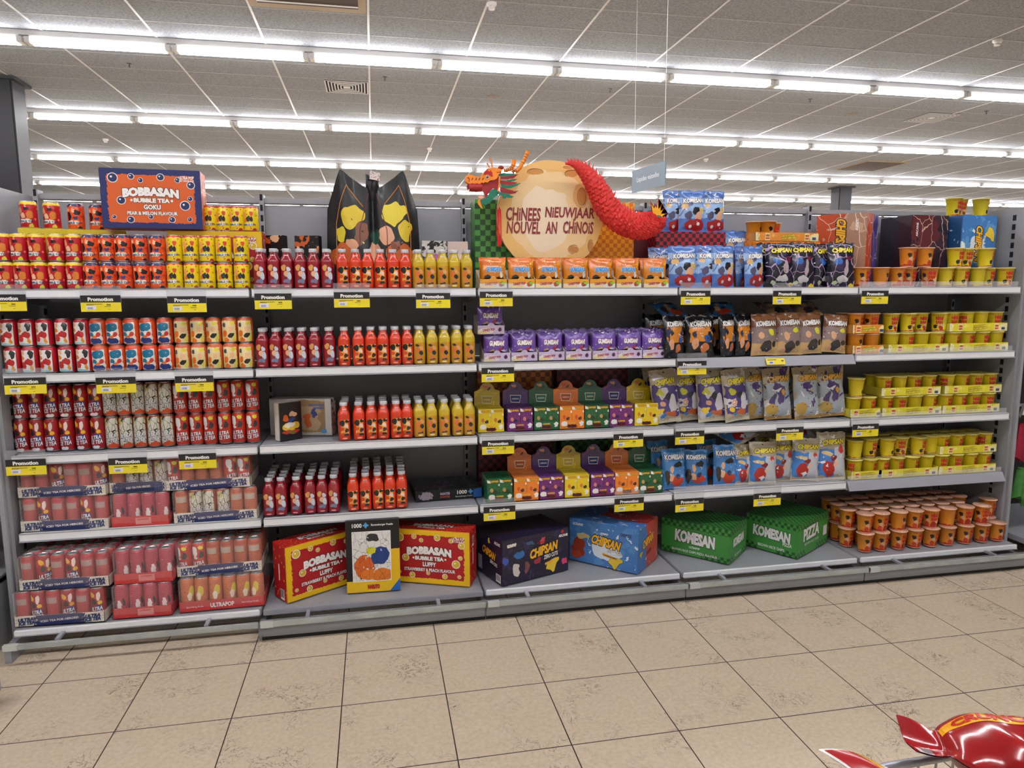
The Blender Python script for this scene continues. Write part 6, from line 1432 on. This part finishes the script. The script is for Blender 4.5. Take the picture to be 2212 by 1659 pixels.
for nm, pp, rr_ in (('horn', [(1290, 690), (1330, 640), (1400, 650), (1480, 560), (1560, 420), (1620, 290), (1665, 190)], [30, 44, 50, 50, 46, 44, 54]), ('horn', [(1090, 650), (1180, 640), (1260, 600), (1320, 500), (1330, 390)], [34, 40, 44, 50, 52]), ('antenna', [(755, 340), (790, 450), (815, 570)], [22, 20, 18]), ('antenna', [(685, 470), (715, 520), (745, 575)], [18, 18, 18])):
    P = [atY(*Zm(x, y_), hy+.01) for x, y_ in pp]
    q = MB(); q.tube(P, [r_/11.06*.00222 for r_ in rr_], ORG if nm == 'horn' else mat('paper_tan', '#d88a4c', .5), 12)
    if nm == 'horn':
        for a_, b_ in zip(P, P[1:]):
            for f_ in (.2, .7):
                c_ = a_+(b_-a_)*f_; d_ = (b_-a_).normalized(); r0 = 46/11.06*.00222
                q.tube([c_-d_*.0012, c_+d_*.0012], r0*1.06, BRNL, 12)
    q.build(nm, t)
q = MB(); v = atY(*Zm(1020, 580), hy+.02); q.lathe([(.001, -.008), (.012, -.006), (.015, .0), (.011, .007), (.001, .010)], REDD, 14, c=(v.x, hy+.02)); q.v = [(x, y_, z_+v.z) for x, y_, z_ in q.v]; q.build('pompom', t)
q = MB()
for k in range(9):
    x0 = 1074+k; q.tube([P3(x0, 450+3*math.sin(k), yD+.0), P3(x0-1+math.sin(k)*2, 500, yD), P3(x0+1, 530+4*math.sin(k*2), yD)], .0016, RED, 5)
q.build('tassel', t)

# ================================================================== shopping trolley corner, lower right
CH_ = mat('trolley_metal', '#9a9ca2', .3, metal=.6)
t = thing('shopping_trolley', chk('grey wire shopping trolley rim under the bags, bottom right corner'), 'trolley')
def at(px, py, d):
    r_ = ray(px, py); return Vector((CX, CY, CZ))+r_*d
R0 = at(1900, 1666, 1.16); R1 = at(2060, 1635, 1.02); zr = R1.z
zr = .80
def atz(px, py, z): r_ = ray(px, py); return Vector((CX, CY, CZ))+r_*((z-CZ)/r_.z)
path = [atz(1800, 1730, zr), atz(1850, 1684, zr), atz(1910, 1657, zr), atz(1985, 1645, zr), atz(2060, 1632, zr), atz(2250, 1600, zr), atz(2500, 1570, zr)]
q = MB(); q.tube(path, .0065, CH_, 10); q.build('rim', t)
q = MB()
for i in range(1, 6):
    for f_ in (0, .5):
        a_ = path[i]+(path[i+1]-path[i])*f_
        q.tube([a_, a_+Vector((-.02, -.02, -.25))], .002, CH_, 6)
for dz_ in (-.06, -.12, -.18, -.25):
    q.tube([p+Vector((-.02, -.02, 0))*(-dz_/.25)+Vector((0, 0, dz_)) for p in path], .002, CH_, 6)
bx = [p+Vector((-.02, -.02, -.25)) for p in path]
for k in range(9):
    f_ = k/8*(len(bx)-1); i = min(int(f_), len(bx)-2); a_ = bx[i]+(bx[i+1]-bx[i])*(f_-i)
    q.tube([a_, a_+Vector((.12, -.55, 0))], .002, CH_, 6)
q.build('wire_basket', t)
for (dx, dy) in ((0, 0), (.45, .15)):
    q = MB(); b_ = bx[1]+Vector((dx+.05, dy-.12, 0)); q.tube([b_, Vector((b_.x, b_.y, .13))], .012, CH_, 10); q.build('leg', t)
    q = MB(); q.lathe([(.02, -.015), (.058, -.015), (.06, 0), (.058, .015), (.02, .015)], DKPL, 20); o = q.build('caster_wheel', t); o.rotation_euler = (0, PI/2, .3); o.location = (b_.x, b_.y, .06)
# pillow bags lying on the trolley
def pillow(name, label, A, B, wdir, wid, th, m, mb, seed, texts, tail, bandm=None):
    """A -> B is the long axis (one sealed end at A); wdir the direction across."""
    ax = (B-A); Ln = ax.length; ax.normalize(); wd = wdir.normalized(); nn = ax.cross(wd).normalized()
    if nn.z < 0: nn = -nn
    rr = random.Random(seed); ph = [rr.uniform(0, 6) for _ in range(6)]
    def fn(u, v, o=0, s_=1):
        # u across -.5..5, v along 0..1
        t_ = v*Ln; e = max(0, min(1, (t_-tail)/(Ln-tail)))
        k = (math.sin(PI*min(e, .5))**.55 if e > 0 else 0)
        w_ = wid*(.34+.66*k) if e > 0 else wid*(.34+.14*(1-t_/tail))
        th_ = th*k*(max(0, 1-abs(2*u)**2.4)**.6)
        wob = .004*math.sin(u*9+ph[0]+v*14)*(.3+k*.4)+.003*math.sin(v*23+ph[1]+u*4)
        return A+ax*t_+wd*(u*w_)+nn*(s_*(th_+.001)+wob+o+.012*(1-k)*math.sin(u*3+ph[2]))
    q = MB(); q.grid(lambda a_, b_: fn(a_-.5, b_), 40, 60, m); q.grid(lambda a_, b_: fn(a_-.5, b_, 0, -1), 30, 40, mb, flip=True)
    for (s_, cu_, cv, lw, lh, c_) in texts:
        q.text(s_, cu_, cv, lw, lh, c_, lambda u, v, o: fn(v, u, o+.0008), .001, bold=.05, shear=.15, cell=(.02, .03))
    if bandm:
        cells = cut2d([(.0, bandm[1]), (1.0, bandm[1]), (1.0, bandm[2]), (.0, bandm[2])], [(0, 1, 2, 3)], (.02, .03))
        q.add([fn(v, tail/Ln*1.05+u*(1-tail/Ln), .0006) for u, v in cells[0]], cells[1], bandm[0])
    if texts and name == 'snack_bag':
        V_, F_ = cut2d([(.02, -.5), (.095, -.5), (.1, -.12), (.02, -.2)], [(0, 1, 2, 3)], (.01, .03)); q.add([fn(v, u, .0008) for u, v in V_], F_, mat('label_pale', '#e8dcd8', .4))
        for k in range(12):
            v0 = -.46+.025*k; q.add([fn(v, u, .0015) for u, v in ((.045, v0), (.1, v0), (.1, v0+.012), (.045, v0+.012))], [(0, 1, 2, 3)], black)
    o = q.build(name); return tag(o, chk(label), 'bag')
RBAG = pmat('red_snack_foil', '#a81a22', [('n', 2.2, .6, '#c02a2c', 2), ('n', 7, .7, '#3a0c10', 5)], .6, .4, 'xz', .12, .8)
YBN = mat('band_yellow', '#f2ab18', .2, coat=.7)
A = atz(1957, 1583, .845); B = atz(2480, 1725, .85)
pillow('snack_bag', 'glossy red snack bag with yellow lettered band, bottom right corner', A, B, Vector((.3, .9, .1)), .16, .05, RBAG, mat('foil_dark_red', '#6a1016', .3), 5, [('CRUNCHY CHIPS', .62, .27, .75, .14, mat('band_red', '#c0281c', .25))], .05, (YBN, .17, .36))
WB = pmat('white_red_foil', '#ece4dc', [('r', .09, -9, .46, 9, '#a81c22', 0), ('r', .46, -9, .62, 9, '#e8941c', 0)], 1, 1, 'xz', .12, .8)
A2 = atz(1768, 1618, .82); B2 = atz(1965, 1662, .82)
q = MB(); axx = (B2-A2); wd = Vector((.25, -.9, -.1)).normalized()
def f3(u, v): return A2+axx*u+wd*(v*.14)+Vector((0, 0, .018*math.sin(u*PI)*math.sin(v*PI)+.008*math.sin(u*5+v*3)))
q.grid(lambda a_, b_: f3(a_, b_), 30, 16, white); 
q2 = [(0.03, .36, mat('foil_crimson', '#a81c22', .2, coat=.6)), (.36, .5, YBN)]
for a0, a1, m_ in q2: q.grid(lambda a_, b_, a0=a0, a1=a1: f3(a0+(a1-a0)*a_, .04+.96*b_)+Vector((0, 0, .0008)), 12, 12, m_)
q.grid(lambda a_, b_: f3(a_, b_)-Vector((0, 0, .02*math.sin(a_*PI)*math.sin(b_*PI)+.001)), 16, 10, white, flip=True)
tag(q.build('snack_bag'), chk('white snack bag corner with red and orange band at the bottom edge'), 'bag')

# trolley wheel at the lower left edge
v = Xat(-3, -1.05, .06)
t = thing('trolley_wheel', chk('black trolley wheel at the left picture edge on the floor'), 'wheel')
P = None
for py in range(1, 2):
    d_ = ray(-8, 1500); P = Vector((CX, CY, CZ))+d_*((.05-CZ)/d_.z)
q = MB(); q.lathe([(.02, -.014), (.048, -.016), (.05, 0), (.048, .016), (.02, .014)], DKPL, 22); o = q.build('tyre', t); o.rotation_euler = (0, PI/2, .5)
q = MB(); q.tube([(-.02, 0, 0), (.02, 0, 0)], .008, CH_, 8); q.build('axle', t)
q = MB(); q.box(-.024, .024, -.012, .03, .0, .09, CH_, bev=.003); q.build('fork', t)
t.location = (P.x-.02, P.y, .05)
